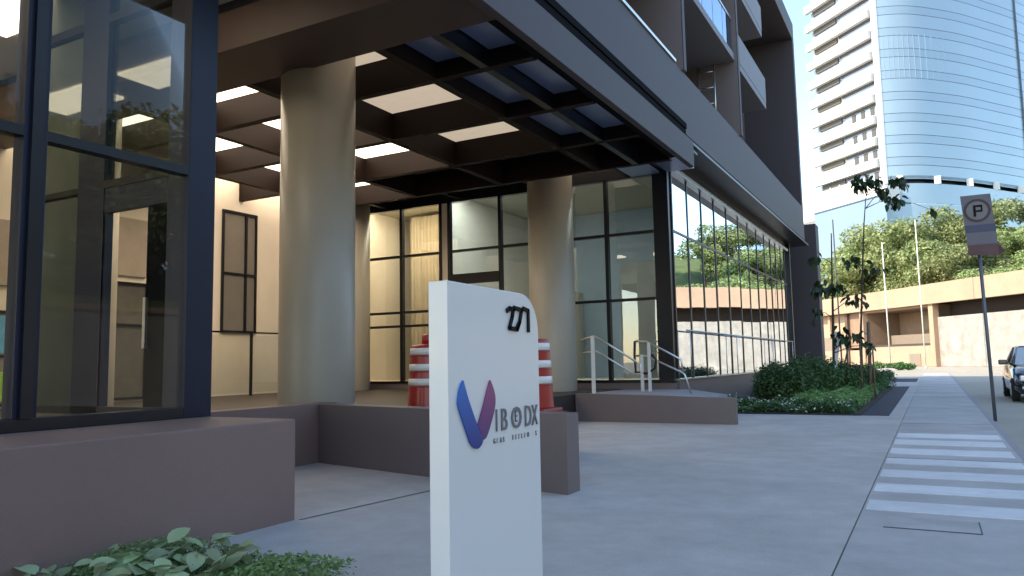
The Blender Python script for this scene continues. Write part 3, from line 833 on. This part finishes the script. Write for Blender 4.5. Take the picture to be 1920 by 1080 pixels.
for i, (x, y, z, row, u) in enumerate(spots):
    src = protos[hr_.randrange(4)] if i >= 4 else protos[i]
    s = hr_.uniform(.85, 1.2) * (1.2 if u < -14 else (.66 if u > -8 else .8))
    if i < 4:
        o = src; o.location = (x, y, z); o.scale = (s, s, s * hr_.uniform(.85, 1.1)); o.rotation_euler.z = hr_.uniform(0, 6.28)
    else:
        o = copy_tree(src, (x, y, z), hr_.uniform(0, 6.28), (s, s, s * hr_.uniform(.85, 1.1)))
    k_in = sum(1 for q in spots[:i] if q[3] == row)
    ordn = ['leftmost', 'second from left', 'third from left', 'fourth from left', 'fifth from left', 'sixth from left', 'seventh from left', 'eighth from left', 'ninth from left', 'tenth from left', 'eleventh from left', 'twelfth from left', 'thirteenth from left', 'fourteenth from left', 'fifteenth from left', 'sixteenth from left', 'seventeenth from left', 'eighteenth from left', 'nineteenth from left', 'twentieth from left', 'rightmost, twenty-first from left', 'twenty-second from left']
    o['label'] = desc[row] + ', ' + ordn[min(k_in, 21)]
    o['group'] = 'trees on the hillside'

# ------------------------------------------------------------------ tan building along the far side of the road
T = thing('tan_building', tuple(W0), 'low tan building with deep fascia, shaded openings and pale stone wall across the road', 'building')
T.rotation_euler.z = math.atan2(WU.y, WU.x)
def tb(name, u0, u1, d0, d1, z0, z1, m, par=None, bev=0.):
    """u along the wall, d behind its face"""
    mb = MB().box(u0, u1, d0, d1, z0, z1, bev)
    me = bpy.data.meshes.new(name)
    me.from_pydata(mb.v, [], mb.f)
    return link(name, me, m, par or T)
tb('fascia', -60, 26, -.9, -.3, 6.75, 8.9, TAN, bev=.03)
tb('roof', -60, 26, -.3, 9, 8.3, 8.7, TAN)
tb('stone_wall', -12.0, 26, 0, .5, 0, 5.3, STONE)
tb('recess_wall', -12.0, 26, 1.6, 1.9, 5.3, 8.3, mat('recess_brown_shaded', (.035, .022, .018), .9))  # shade under the roof put into a near-black brown
tb('pillar', -12.7, -12.0, -.55, .2, 0, 6.75, TAN, bev=.02)
tb('base_wall', -24.6, -12.7, -.3, .2, 0, 2.3, TAN)
tb('opening_sill', -24.6, -12.7, -.32, 1.4, 2.3, 2.55, mat('dark_sill', (.05, .035, .03), .7))
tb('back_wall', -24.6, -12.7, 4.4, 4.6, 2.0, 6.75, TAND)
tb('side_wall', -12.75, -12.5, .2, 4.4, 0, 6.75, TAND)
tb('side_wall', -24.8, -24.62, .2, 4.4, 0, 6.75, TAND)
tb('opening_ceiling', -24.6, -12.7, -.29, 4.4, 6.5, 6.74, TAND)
tb('counter', -23.5, -13.6, 2.4, 3.0, 2.0, 3.7, mat('counter_grey', (.22, .17, .13), .7))
tb('notice_board', -20, -17.4, 4.3, 4.39, 4.3, 5.9, mat('board_tan', (.30, .22, .15), .7))
tb('notice_board', -16.4, -15, 4.3, 4.39, 4.4, 5.9, MATS['board_tan'])
tb('sunken_panel', -16.6, -14.7, -.36, -.3, .1, 1.4, MATS['counter_grey'])
tb('pillar', -25.3, -24.6, -.55, .2, 0, 6.75, TAN, bev=.02)
tb('shade_wall', -28.4, -25.3, .1, .4, 2.3, 6.75, TAND)
tb('pillar', -28.9, -28.4, -.3, .4, 0, 6.75, mat('dark_pillar', (.10, .06, .045), .7))
tb('base_wall', -60, -25.3, -.1, .1, 0, 2.0, TAN)
tb('grey_wall', -60, -28.9, .1, .4, 2.0, 3.8, MATS['counter_grey'])
bw = tb('brick_wall', -60, -28.9, .5, .8, 3.8, 6.75, BRICKM)
for u in (-33.2, -38, -43): tb('pillar', u, u + .5, -.1, .5, 3.8, 6.75, TAN)
# far-side kerb strip and bushes at its foot
struct(box('far_pavement', -60, 60, 66, 70, -.2, .02, GROUNDM))
# retaining wall across the street continuing toward the camera
p2 = W0 + WU * 26
RW = thing('retaining_wall', (p2.x, p2.y, 0), 'long pale stone retaining wall on the far side of the street', 'wall')
box('stone_face', p2.x - .1, p2.x + .5, -30, p2.y + .5, 0, 4.2, STONE, RW)
box('coping', p2.x - .25, p2.x + .6, -30, p2.y + .5, 4.2, 4.5, TAN, RW)

struct(MB().prism([(p2.x + .5, -30, 4.0), (p2.x + 8, -30, 6.5), (p2.x + 30, -30, 11), (p2.x + 30, -30, -1), (p2.x + .5, -30, -1)], (0, 100, 0)).build('hillside', MATS['hill_grass']))
k_ = 0  # unseen trees added so the vestibule glass reflects dark green
for d_, z_, st_ in ((4, 5.0, 6.0), (12, 7.0, 7.5)):
    y = -24.0
    while y < p2.y + 6:
        k_ += 1
        o = copy_tree(protos[k_ % 4], (p2.x + d_ + hr_.uniform(-1, 1), y, z_), hr_.uniform(0, 6.28), (1.25, 1.25, 1.35))
        o['label'] = 'unseen tree added above the retaining wall to darken the glass reflection'
        o['group'] = 'unseen trees added across the street'
        y += st_ * hr_.uniform(.8, 1.2)
# street lights and posts before the wall
PL = mat('pale_post', (.62, .60, .54), .5); DP = mat('dark_post', (.05, .045, .045), .6)
def post(x, y, h, m, label, r=.065):
    t = thing('street_post', (x, y, 0), label, 'post')
    MB().tube([(x, y, -.05), (x - .05, y, h)], [r, r * .7], 10).build('shaft', m, t)
    MB().lathe(x, y, [(r * 1.8, -.02), (r * 1.8, .12), (r * 1.1, .2)], 12).build('base', m, t)
    return t
post(-3.35, 77, 11.6, PL, 'pale slim post rising past the tan fascia left of the long opening')
post(-.62, 84.0, 14.5, PL, 'tall pale post standing against the hillside trees left of the street sign')
post(-6.1, 63.6, 11.9, DP, 'dark slim post nearest the corner of the office block')

# ------------------------------------------------------------------ tower
CT = [(-5.2, 141.1), (-2.6, 141.9), (.5, 143.7), (4.1, 147.2), (7.9, 151.6), (12.2, 157.8), (17.4, 165.8), (22.3, 176.1), (26.5, 188), (30, 200)]
def _cm(P, n=4):
    out = []
    for i in range(len(P) - 1):
        p0, p1, p2, p3 = [Vector(P[max(0, min(len(P) - 1, i + k - 1))]) for k in range(4)]
        for q in range(n):
            t_ = q / n
            v = .5 * ((2 * p1) + (p2 - p0) * t_ + (2 * p0 - 5 * p1 + 4 * p2 - p3) * t_ * t_ + (3 * p1 - p0 - 3 * p2 + p3) * t_ ** 3)
            out.append((v.x, v.y))
    return out + [P[-1]]
CT = _cm(CT, 4)
L0 = Vector((-16.7, 152.3)); C0 = Vector((-5.2, 141.1))
TW = thing('glass_tower', (0, 165, 0), 'tall curved blue glass office tower with white banded side facade', 'tower')
FH = 3.77
def curved(name, off, z0, z1, m, ia=0, ib=None, thick=.3, par=None):
    ib = len(CT) if ib is None else ib
    pts = CT[ia:ib]; vs = []; fs = []
    for i, p in enumerate(pts):
        a = Vector(CT[max(0, ia + i - 1)]); b = Vector(CT[min(len(CT) - 1, ia + i + 1)])
        t_ = (b - a).normalized(); nn = Vector((t_.y, -t_.x))
        q = Vector(p) + nn * off; q2 = Vector(p) + nn * (off - thick)
        vs += [(q.x, q.y, z0), (q.x, q.y, z1), (q2.x, q2.y, z0), (q2.x, q2.y, z1)]
    outer = []
    for i in range(len(pts) - 1):
        a = 4 * i; b = 4 * i + 4
        fs += [(a, b, b + 1, a + 1), (a + 1, b + 1, b + 3, a + 3), (a + 2, a, b, b + 2)[::1], (a + 3, b + 3, b + 2, a + 2)]
    fs += [(0, 1, 3, 2), (4 * len(pts) - 4, 4 * len(pts) - 2, 4 * len(pts) - 1, 4 * len(pts) - 3)]
    mb = MB().add(vs, fs)
    o = mb.build(name, m, par or TW)
    for p_ in o.data.polygons: p_.use_smooth = abs(p_.normal.z) < .5
    o.data.set_sharp_from_angle(angle=.6)
    return o
NF = 12
zb = 33.0
for k in range(-1, NF):
    z = zb + k * FH
    if z < 31: z0 = 31.2
    else: z0 = z
    curved('glass_band', 0, max(z0, 31.2) + .04, z + 1.42, TOWERG2)
    curved('glass_band', 0, z + 1.50, z + FH - .04, TOWERG)
curved('core', -.25, 31.2, zb + NF * FH, TOWERJ, thick=1.)
for i in (24,):
    p = Vector(CT[i]); a = Vector(CT[i - 1]); b = Vector(CT[i + 1]); t_ = (b - a).normalized(); nn = Vector((t_.y, -t_.x))
    if i == 24:
        q = p + nn * .12
        MB().box(q.x - .12, q.x + .12, q.y - .12, q.y + .12, 31.2, zb + NF * FH).build('vertical_joint', TOWERJ, TW)
# faint vertical pane lines on the first bays
for i in range(14):
    f = i / 14 * 14
    a = int(f); fr = f - a
    p = Vector(CT[a]).lerp(Vector(CT[a + 1]), fr)
    t_ = (Vector(CT[a + 1]) - Vector(CT[a])).normalized(); nn = Vector((t_.y, -t_.x)); q = p + nn * .0
    MB().box(q.x - .03, q.x + .03, q.y - .03, q.y + .03, 48.0, 56.0).build('pane_joint', TOWERG2, TW)
curved('plant_gap', -1.2, 29.8, 31.2, DARK, thick=.5)
for f in (3.6, 10.4, 15.6, 19.6, 22.8, 26):
    a = int(f); p = Vector(CT[a]).lerp(Vector(CT[a + 1]), f - a)
    MB().box(p.x - .5, p.x + .5, p.y - .6, p.y + .6, 29.8, 31.15, .05).build('bracket', TOWERW, TW)
for z0, z1 in ((26.4, 29.8), (22.6, 26.3), (18.8, 22.5), (8, 18.7)):
    curved('podium_glass', .4, z0, z1, TOWERG)
# white corner strip
MB().prism([(-5.75, 141.4, 10), (-5.1, 140.9, 10), (-4.7, 141.15, 10), (-5.2, 142.0, 10)], (0, 0, 70)).build('corner_strip', TOWERW, TW)
# left facade
dl = (L0 - C0).normalized(); nl = Vector((dl.y, -dl.x))
if nl.y > 0: nl = -nl
LEN = (L0 - C0).length
def lf(name, u0, u1, o0, o1, z0, z1, m, bev=0.):
    A = C0 + dl * u0 + nl * o0; Bq = C0 + dl * u1 + nl * o0; Cq = C0 + dl * u1 + nl * o1; Dq = C0 + dl * u0 + nl * o1
    return MB().prism([(A.x, A.y, z0), (Bq.x, Bq.y, z0), (Cq.x, Cq.y, z0), (Dq.x, Dq.y, z0)], (0, 0, z1 - z0)).build(name, m, TW)
DKW = mat('loggia_dark', (.08, .075, .07), .7)
for k in range(-1, NF):
    z = zb + k * FH
    lf('parapet', .8, LEN + .6, 0, .8, z + .1, z + 1.5, TOWERW)
    lf('window_strip', .8, LEN * .52, -.5, -.3, z + 1.5, z + FH + .1, WINW)
    lf('window_strip', LEN * .52, LEN, -.6, -.4, z + 1.5, z + FH + .1, WINW if k % 3 else TOWERW)
    lf('loggia', LEN * .58, LEN * .95, -.38, -.1, z + 2.9, z + FH + .09, DKW)
    lf('painted_shade_strip', .9, LEN * .55, -.38, -.1, z + 3.45, z + FH + .09, DKW)  # dark strip in place of shade beneath the next parapet
    if k < 3:
        for q in range(3): lf('window', 1.5 + q * 2.2, 2.4 + q * 2.2, -.29, -.2, z + 2.0, z + 3.3, DKW)
lf('body', .8, LEN, -6, -.62, 8, zb + NF * FH, TOWERW)
lf('podium', -2, LEN + 9, -1, 1.6, 26.6, 29.0, TOWERW)
lf('podium_rail', 4, LEN + 9, 1.2, 1.5, 29.0, 31.6, mat('old_panel', (.42, .42, .38), .8, var=.2, scale=1))
lf('podium', 10, LEN + 9, -1, 1.5, 21, 26.6, mat('podium_window', (.2, .2, .19), .5))
lf('podium_glass_wing', -2, LEN - .5, 1.65, 1.9, 8, 27.6, mat('podium_blue_glass', (.19, .26, .34), .25, metal=.2, var=.05, scale=.1))
lf('podium_glass_cap', -2, LEN - .5, 1.65, 2.0, 27.65, 27.9, TOWERJ)
lf('podium_base', 10, LEN + 9, -1, 1.6, 8, 22.5, TOWERW)
for q in range(7): lf('rail_post', 4 + q * 2.4, 4.2 + q * 2.4, 1.5, 1.6, 29.0, 31.8, TOWERW)
# far beige block
FB = thing('beige_block', (19.6, 202, 0), 'distant beige block beside the blue podium at the right edge', 'building')
box('wall', 16.8, 26, 201, 209, 0, 33.2, mat('beige_far', (.55, .52, .44), .8, var=.06), FB)
for i in range(3):
    for j in range(3): box('window', 17.6 + i * 1.8, 18.4 + i * 1.8, 200.93, 200.99, 24 + j * 2.9, 25.6 + j * 2.9, DKW, FB)

# ------------------------------------------------------------------ planting bed
def dome(name, cs, rs_, n, size, m, label, cat, kind=None, group=None, zmin=.03, **k):
    o = leafcloud(name, cs, rs_, n, size, m, None, zmin=zmin, **k)
    return tag(o, label, cat, group, kind)
def bush(x, y, r, h, label, n=7000):
    t = thing('shrub', (x, y, 0), label, 'shrub', 'dark clipped shrubs in the planting bed')
    cs = []; rd = []
    for k in range(12):
        a = random.uniform(0, 6.28); q = random.uniform(0, .6) * r
        cs.append((x + math.cos(a) * q, y + math.sin(a) * q, h * random.uniform(.35, .62))); s = random.uniform(.38, .55) * r
        rd.append((s, s, h * .42))
    leafcloud('foliage', cs, rd, n, .045, LF_DARK, t, shell=.7, aspect=.4, zmin=.05)
    MB().tube([(x, y, 0), (x, y, h * .5)], [.05, .02], 6).tube([(x, y, .05), (x + .2, y, h * .4)], [.03, .01], 6).tube([(x, y, .05), (x - .2, y + .1, h * .4)], [.03, .01], 6).build('stems', BARK, t)
bush(-3.55, 21.9, .95, 1.15, 'broad dark green shrub at the left of the bed beneath the shopfront', 12000)
bush(-3.1, 23.3, 1.0, 1.3, 'tallest dark green shrub, second from the left in the bed', 12000)
bush(-2.65, 24.9, .9, 1.15, 'dark green shrub right of the tallest one, before the young tree', 9000)
bush(-2.7, 30, 1.2, 1.0, 'dark shrub behind the tree stakes', 7000)
bush(-2.1, 32.5, .9, .9, 'small dark shrub at the far right end of the bed behind the stakes', 5000)
# ground cover
def cover(name, x0, x1, y0, y1, h, n, size, m, label, slope=0):
    P = np.stack([rng.uniform(x0, x1, n), rng.uniform(y0, y1, n), .03 + h * rng.random(n) ** .6], 1)
    P[:, 2] *= .75 + .35 * np.sin(P[:, 0] * 5.1) * np.cos(P[:, 1] * 3.7)
    nn = rng.normal(size=(n, 3)) * .5; nn[:, 2] += .8; nn /= np.linalg.norm(nn, axis=1)[:, None]
    t_ = np.cross(nn, rng.normal(size=(n, 3))); t_ /= np.linalg.norm(t_, axis=1)[:, None]; b = np.cross(nn, t_)
    s = size * (.6 + .8 * rng.random(n))[:, None]
    v = np.stack([P - t_ * s, P - b * s * .5, P + t_ * s, P + b * s * .5], 1).reshape(-1, 3)
    me = bpy.data.meshes.new(name); me.from_pydata(v.tolist(), [], np.arange(4 * n).reshape(-1, 4).tolist())
    return tag(link(name, me, m), label, 'ground cover', kind='stuff')
cover('ground_cover', -5.4, -1.6, 18.55, 20.6, .26, 16000, .035, LF_DARK, 'low dark ground cover along the front edge of the bed')
cover('light_ground_cover', -3.1, -1.6, 19.6, 27.5, .40, 26000, .035, LF_LIGHT, 'feathery light green ground cover at the right of the bed')
cover('back_ground_cover', -5.4, -1.6, 26.5, 35.4, .4, 14000, .05, LF_DARK, 'dark ground cover at the back of the bed')
cover('flowers', -5.3, -1.7, 18.55, 20.4, .34, 900, .03, FLOW, 'tiny white flowers scattered over the front ground cover')
cover('flowers', -2.4, -1.65, 21, 27, .46, 60, .03, FLOW, 'few white flowers in the light green cover')
cover('far_ground_cover', -4.5, -1.9, 42.2, 47.6, .5, 5000, .06, LF_DARK, 'ground cover of the small second bed')
for i, (x, y, lab) in enumerate(((-9.3, 80, 'low roadside bush left of the dark post at the foot of the tan building'), (-4.2, 74, 'low roadside bush with a pale stone beside it in the sunlit verge'), (-2.6, 75, 'flat wide bush at the right end of the sunlit verge'))):
    t = thing('roadside_bush', (x, y, 0), lab, 'bush', 'low bushes on the sunlit verge')
    leafcloud('foliage', [(x, y, .35), (x + .8, y, .3), (x - .7, y, .3)], [.6, .5, .5], 1500, .09, LF_DARK, t, zmin=.02)
for x, y, lab in ((-3.6, 72.0, 'pale boulder beside the middle bush'), (-6.0, 52, 'pale boulder behind the young tree')):
    bm = bmesh.new(); bmesh.ops.create_icosphere(bm, subdivisions=3, radius=.5)
    for v in bm.verts: v.co = Vector((v.co.x * 2.2, v.co.y * 1.2, max(-.1, v.co.z * .45))) * (1 + .12 * math.sin(v.co.x * 9 + v.co.y * 7))
    me = bpy.data.meshes.new('boulder'); bm.to_mesh(me); bm.free()
    o = link('boulder', me, STONE); o.location = (x, y, 0); tag(o, lab, 'boulder')

# ------------------------------------------------------------------ young trees with stakes
lv = bpy.data.meshes.new('tree_leaf')
def leafmesh(name, L, W, fold=.12, curl=.2):
    vs = []; fs = []
    prof = [(0, .02), (.12, .55), (.3, .92), (.5, 1.), (.7, .82), (.88, .42), (1., .0)]
    for t_, w_ in prof:
        x = t_ * L; z = -curl * L * t_ * t_
        vs += [(x, -w_ * W / 2, z + fold * w_ * W), (x, 0, z), (x, w_ * W / 2, z + fold * w_ * W)]
    for i in range(len(prof) - 1):
        a = 3 * i; fs += [(a, a + 3, a + 4, a + 1), (a + 1, a + 4, a + 5, a + 2)]
    me = bpy.data.meshes.new(name); me.from_pydata(vs, [], fs)
    for p in me.polygons: p.use_smooth = True
    return me
YL = leafmesh('tree_leaf', .27, .15, curl=.35); YL.materials.append(LF_TREE)
def put_leaf(me, parent, p, yaw, pit, roll, s=1., name='leaf'):
    o = bpy.data.objects.new(name, me); col.objects.link(o); o.parent = parent
    o.location = Vector(p) - origin(parent); o.rotation_euler = (roll, pit, yaw); o.scale = (s, s, s)
    return o
def young_tree(base, trunk, clusters, label, r0=.04, seed=1):
    rs = random.Random(seed)
    t = thing('young_tree', base, label, 'tree')
    mb = MB().tube(trunk, [r0 * (1 - .75 * i / (len(trunk) - 1)) for i in range(len(trunk))], 8)
    for (p, rad, nlf, q) in clusters:
        q = Vector(q); p = Vector(p)
        mb.tube([q, (q + p) / 2 + Vector((0, 0, .08)), p], [.014, .01, .005], 6)
        for k in range(max(2, nlf // 9)):
            e = p + Vector((rs.uniform(-1, 1), rs.uniform(-1, 1), rs.uniform(-.6, .6))) * rad * .8
            mb.tube([p, e], [.006, .003], 4)
    mb.build('trunk', BARK, t)
    for (p, rad, nlf, q) in clusters:
        for k in range(int(nlf * 1.5)):
            d = Vector((rs.gauss(0, 1), rs.gauss(0, 1), rs.gauss(0, .7))).normalized() * rad * rs.random() ** .5
            put_leaf(YL, t, Vector(p) + d, rs.uniform(0, 6.28), rs.uniform(.2, 1.3), rs.uniform(-.5, .5), rs.uniform(.6, 1.05))
    return t
young_tree((-1.95, 25.9, 0), [(-1.95, 25.9, 0), (-1.9, 26, 2.0), (-1.72, 26.0, 4.2), (-1.62, 26.05, 5.4), (-1.48, 26.1, 6.6)],
           [((-1.65, 26, 6.72), .3, 26, (-1.5, 26.1, 6.3)), ((-1.28, 26.1, 6.75), .3, 22, (-1.5, 26.1, 6.3)), ((-1.02, 26.2, 6.4), .22, 12, (-1.55, 26.1, 5.9)),
            ((-.62, 26.3, 6.7), .24, 16, (-1.5, 26.1, 6.3)), ((-.75, 26.3, 6.1), .28, 22, (-1.55, 26.1, 5.9)), ((-.35, 26.4, 6.55), .12, 4, (-.62, 26.3, 6.7)), ((.27, 26.9, 5.78), .1, 3, (-.7, 26.3, 6.05)),
            ((-1.45, 26.1, 4.0), .35, 10, (-1.72, 26, 4.0)), ((-2.1, 26.0, 4.3), .3, 12, (-1.75, 26, 3.9))],
           'slender young tree with two dark leaf clusters hanging against the glass tower', .04, 3)
young_tree((-2.62, 24.2, 0), [(-2.62, 24.2, 0), (-2.52, 24.1, 1.2), (-2.45, 24.0, 3.0), (-2.38, 24, 4.9)],
           [((-2.75, 24, 3.35), .32, 24, (-2.45, 24, 3.0)), ((-2.4, 24, 3.3), .25, 16, (-2.45, 24, 3.0)), ((-2.3, 24, 1.95), .3, 14, (-2.48, 24, 1.7)), ((-1.9, 24, 1.9), .3, 14, (-2.48, 24, 1.5)), ((-2.85, 24.1, 4.2), .3, 8, (-2.4, 24, 4.0)),
            ((-1.85, 24.1, 2.9), .35, 18, (-2.46, 24, 2.6)), ((-1.55, 24.1, 1.6), .22, 8, (-2.48, 24, 1.4)), ((-2.9, 24.1, 2.6), .2, 6, (-2.46, 24, 2.4))],
           'dark leafy young tree with a thick bare stem nearest the office corner', .06, 5)
wr = tag(MB().prism([(-2.50, 24.02, .95), (-2.44, 24.02, .95), (-2.28, 24.02, 2.0), (-2.44, 24.02, 2.02)], (0, .015, 0)).build('white_ribbon', WHITE_S), 'white cloth ribbon tied to the young tree stem and stake', 'ribbon')
for i, (x, y, h, dx, lab) in enumerate(((-2.66, 25.6, 1.9, .5, 'slanting stake tied with white ribbon'), (-2.2, 24.6, 1.7, 0, 'thin upright stake just right of the white ribbon'), (-1.86, 24.8, 1.9, 0, 'upright stake in the middle of the stake group'),
                         (-1.66, 25.0, 2.3, .05, 'thickest dark stake near the right end of the group'), (-1.55, 25.2, 1.5, 0, 'rightmost short stake of the group'))):
    tag(MB().tube([(x, y, 0), (x + dx, y, h)], .025 if i != 3 else .05, 6).build('tree_stake', WOOD), lab, 'stake', 'stakes round the young trees')
tag(MB().box(-2.2, -1.5, 24.77, 24.83, 1.0, 1.04).build('stake_rail', WOOD), 'horizontal batten joining the tree stakes', 'batten')

# ------------------------------------------------------------------ foreground broad-leaved plants
BL = leafmesh('broad_leaf', .17, .105, fold=.1, curl=.3); BL.materials.append(LF_BIG)
def leafy(x, y, label, n, spread, hmax, seed):
    rs = random.Random(seed)
    t = thing('broadleaf_plant', (x, y, 0), label, 'plant', 'broad-leaved plants at the foot of the plinth')
    mb = MB()
    for k in range(n):
        a = rs.uniform(0, 6.28); r = spread * rs.random() ** .6
        px, py = x + math.cos(a) * r, y + math.sin(a) * r; pz = rs.uniform(.35, 1) * hmax * (1 - .3 * r / spread)
        mb.tube([(x + (px - x) * .4, y + (py - y) * .4, 0), (px, py, pz)], [.005, .003], 5)
        put_leaf(BL, t, (px, py, pz), a + rs.uniform(-.8, .8), rs.uniform(-.7, .35), rs.uniform(-.6, .6), rs.uniform(.65, 1.15))
    mb.build('stems', mat('green_stem', (.09, .13, .05), .6), t)
leafy(-4.42, 2.72, 'bright broad-leaved plant at the far left of the foreground bed', 26, .28, .22, 1)
leafy(-4.34, 3.12, 'tallest pale green broad-leaved plant against the brown plinth', 26, .26, .27, 2)
leafy(-4.15, 3.45, 'broad-leaved plant with one leaf arching over the paving', 20, .24, .26, 3)
leafy(-3.85, 3.18, 'low broad-leaved plant in the middle of the foreground bed', 20, .24, .22, 4)
leafy(-3.9, 2.8, 'front broad-leaved plant cut by the bottom edge', 20, .24, .20, 5)
cover('foreground_ground_cover', -4.8, -3.15, 2.6, 3.75, .12, 8000, .018, LF_LIGHT, 'fine leafy ground cover in the foreground bed')
struct(box('foreground_bed_edge', -3.55, -3.1, 2.4, 3.7, -.04, .014, SOIL))
# small drain stud
tag(MB().lathe(-2.78, 4.15, [(.012, 0), (.014, .006), (.008, .012)], 12).build('ground_stud', DARK), 'tiny black stud in the paving left of the totem foot', 'stud')
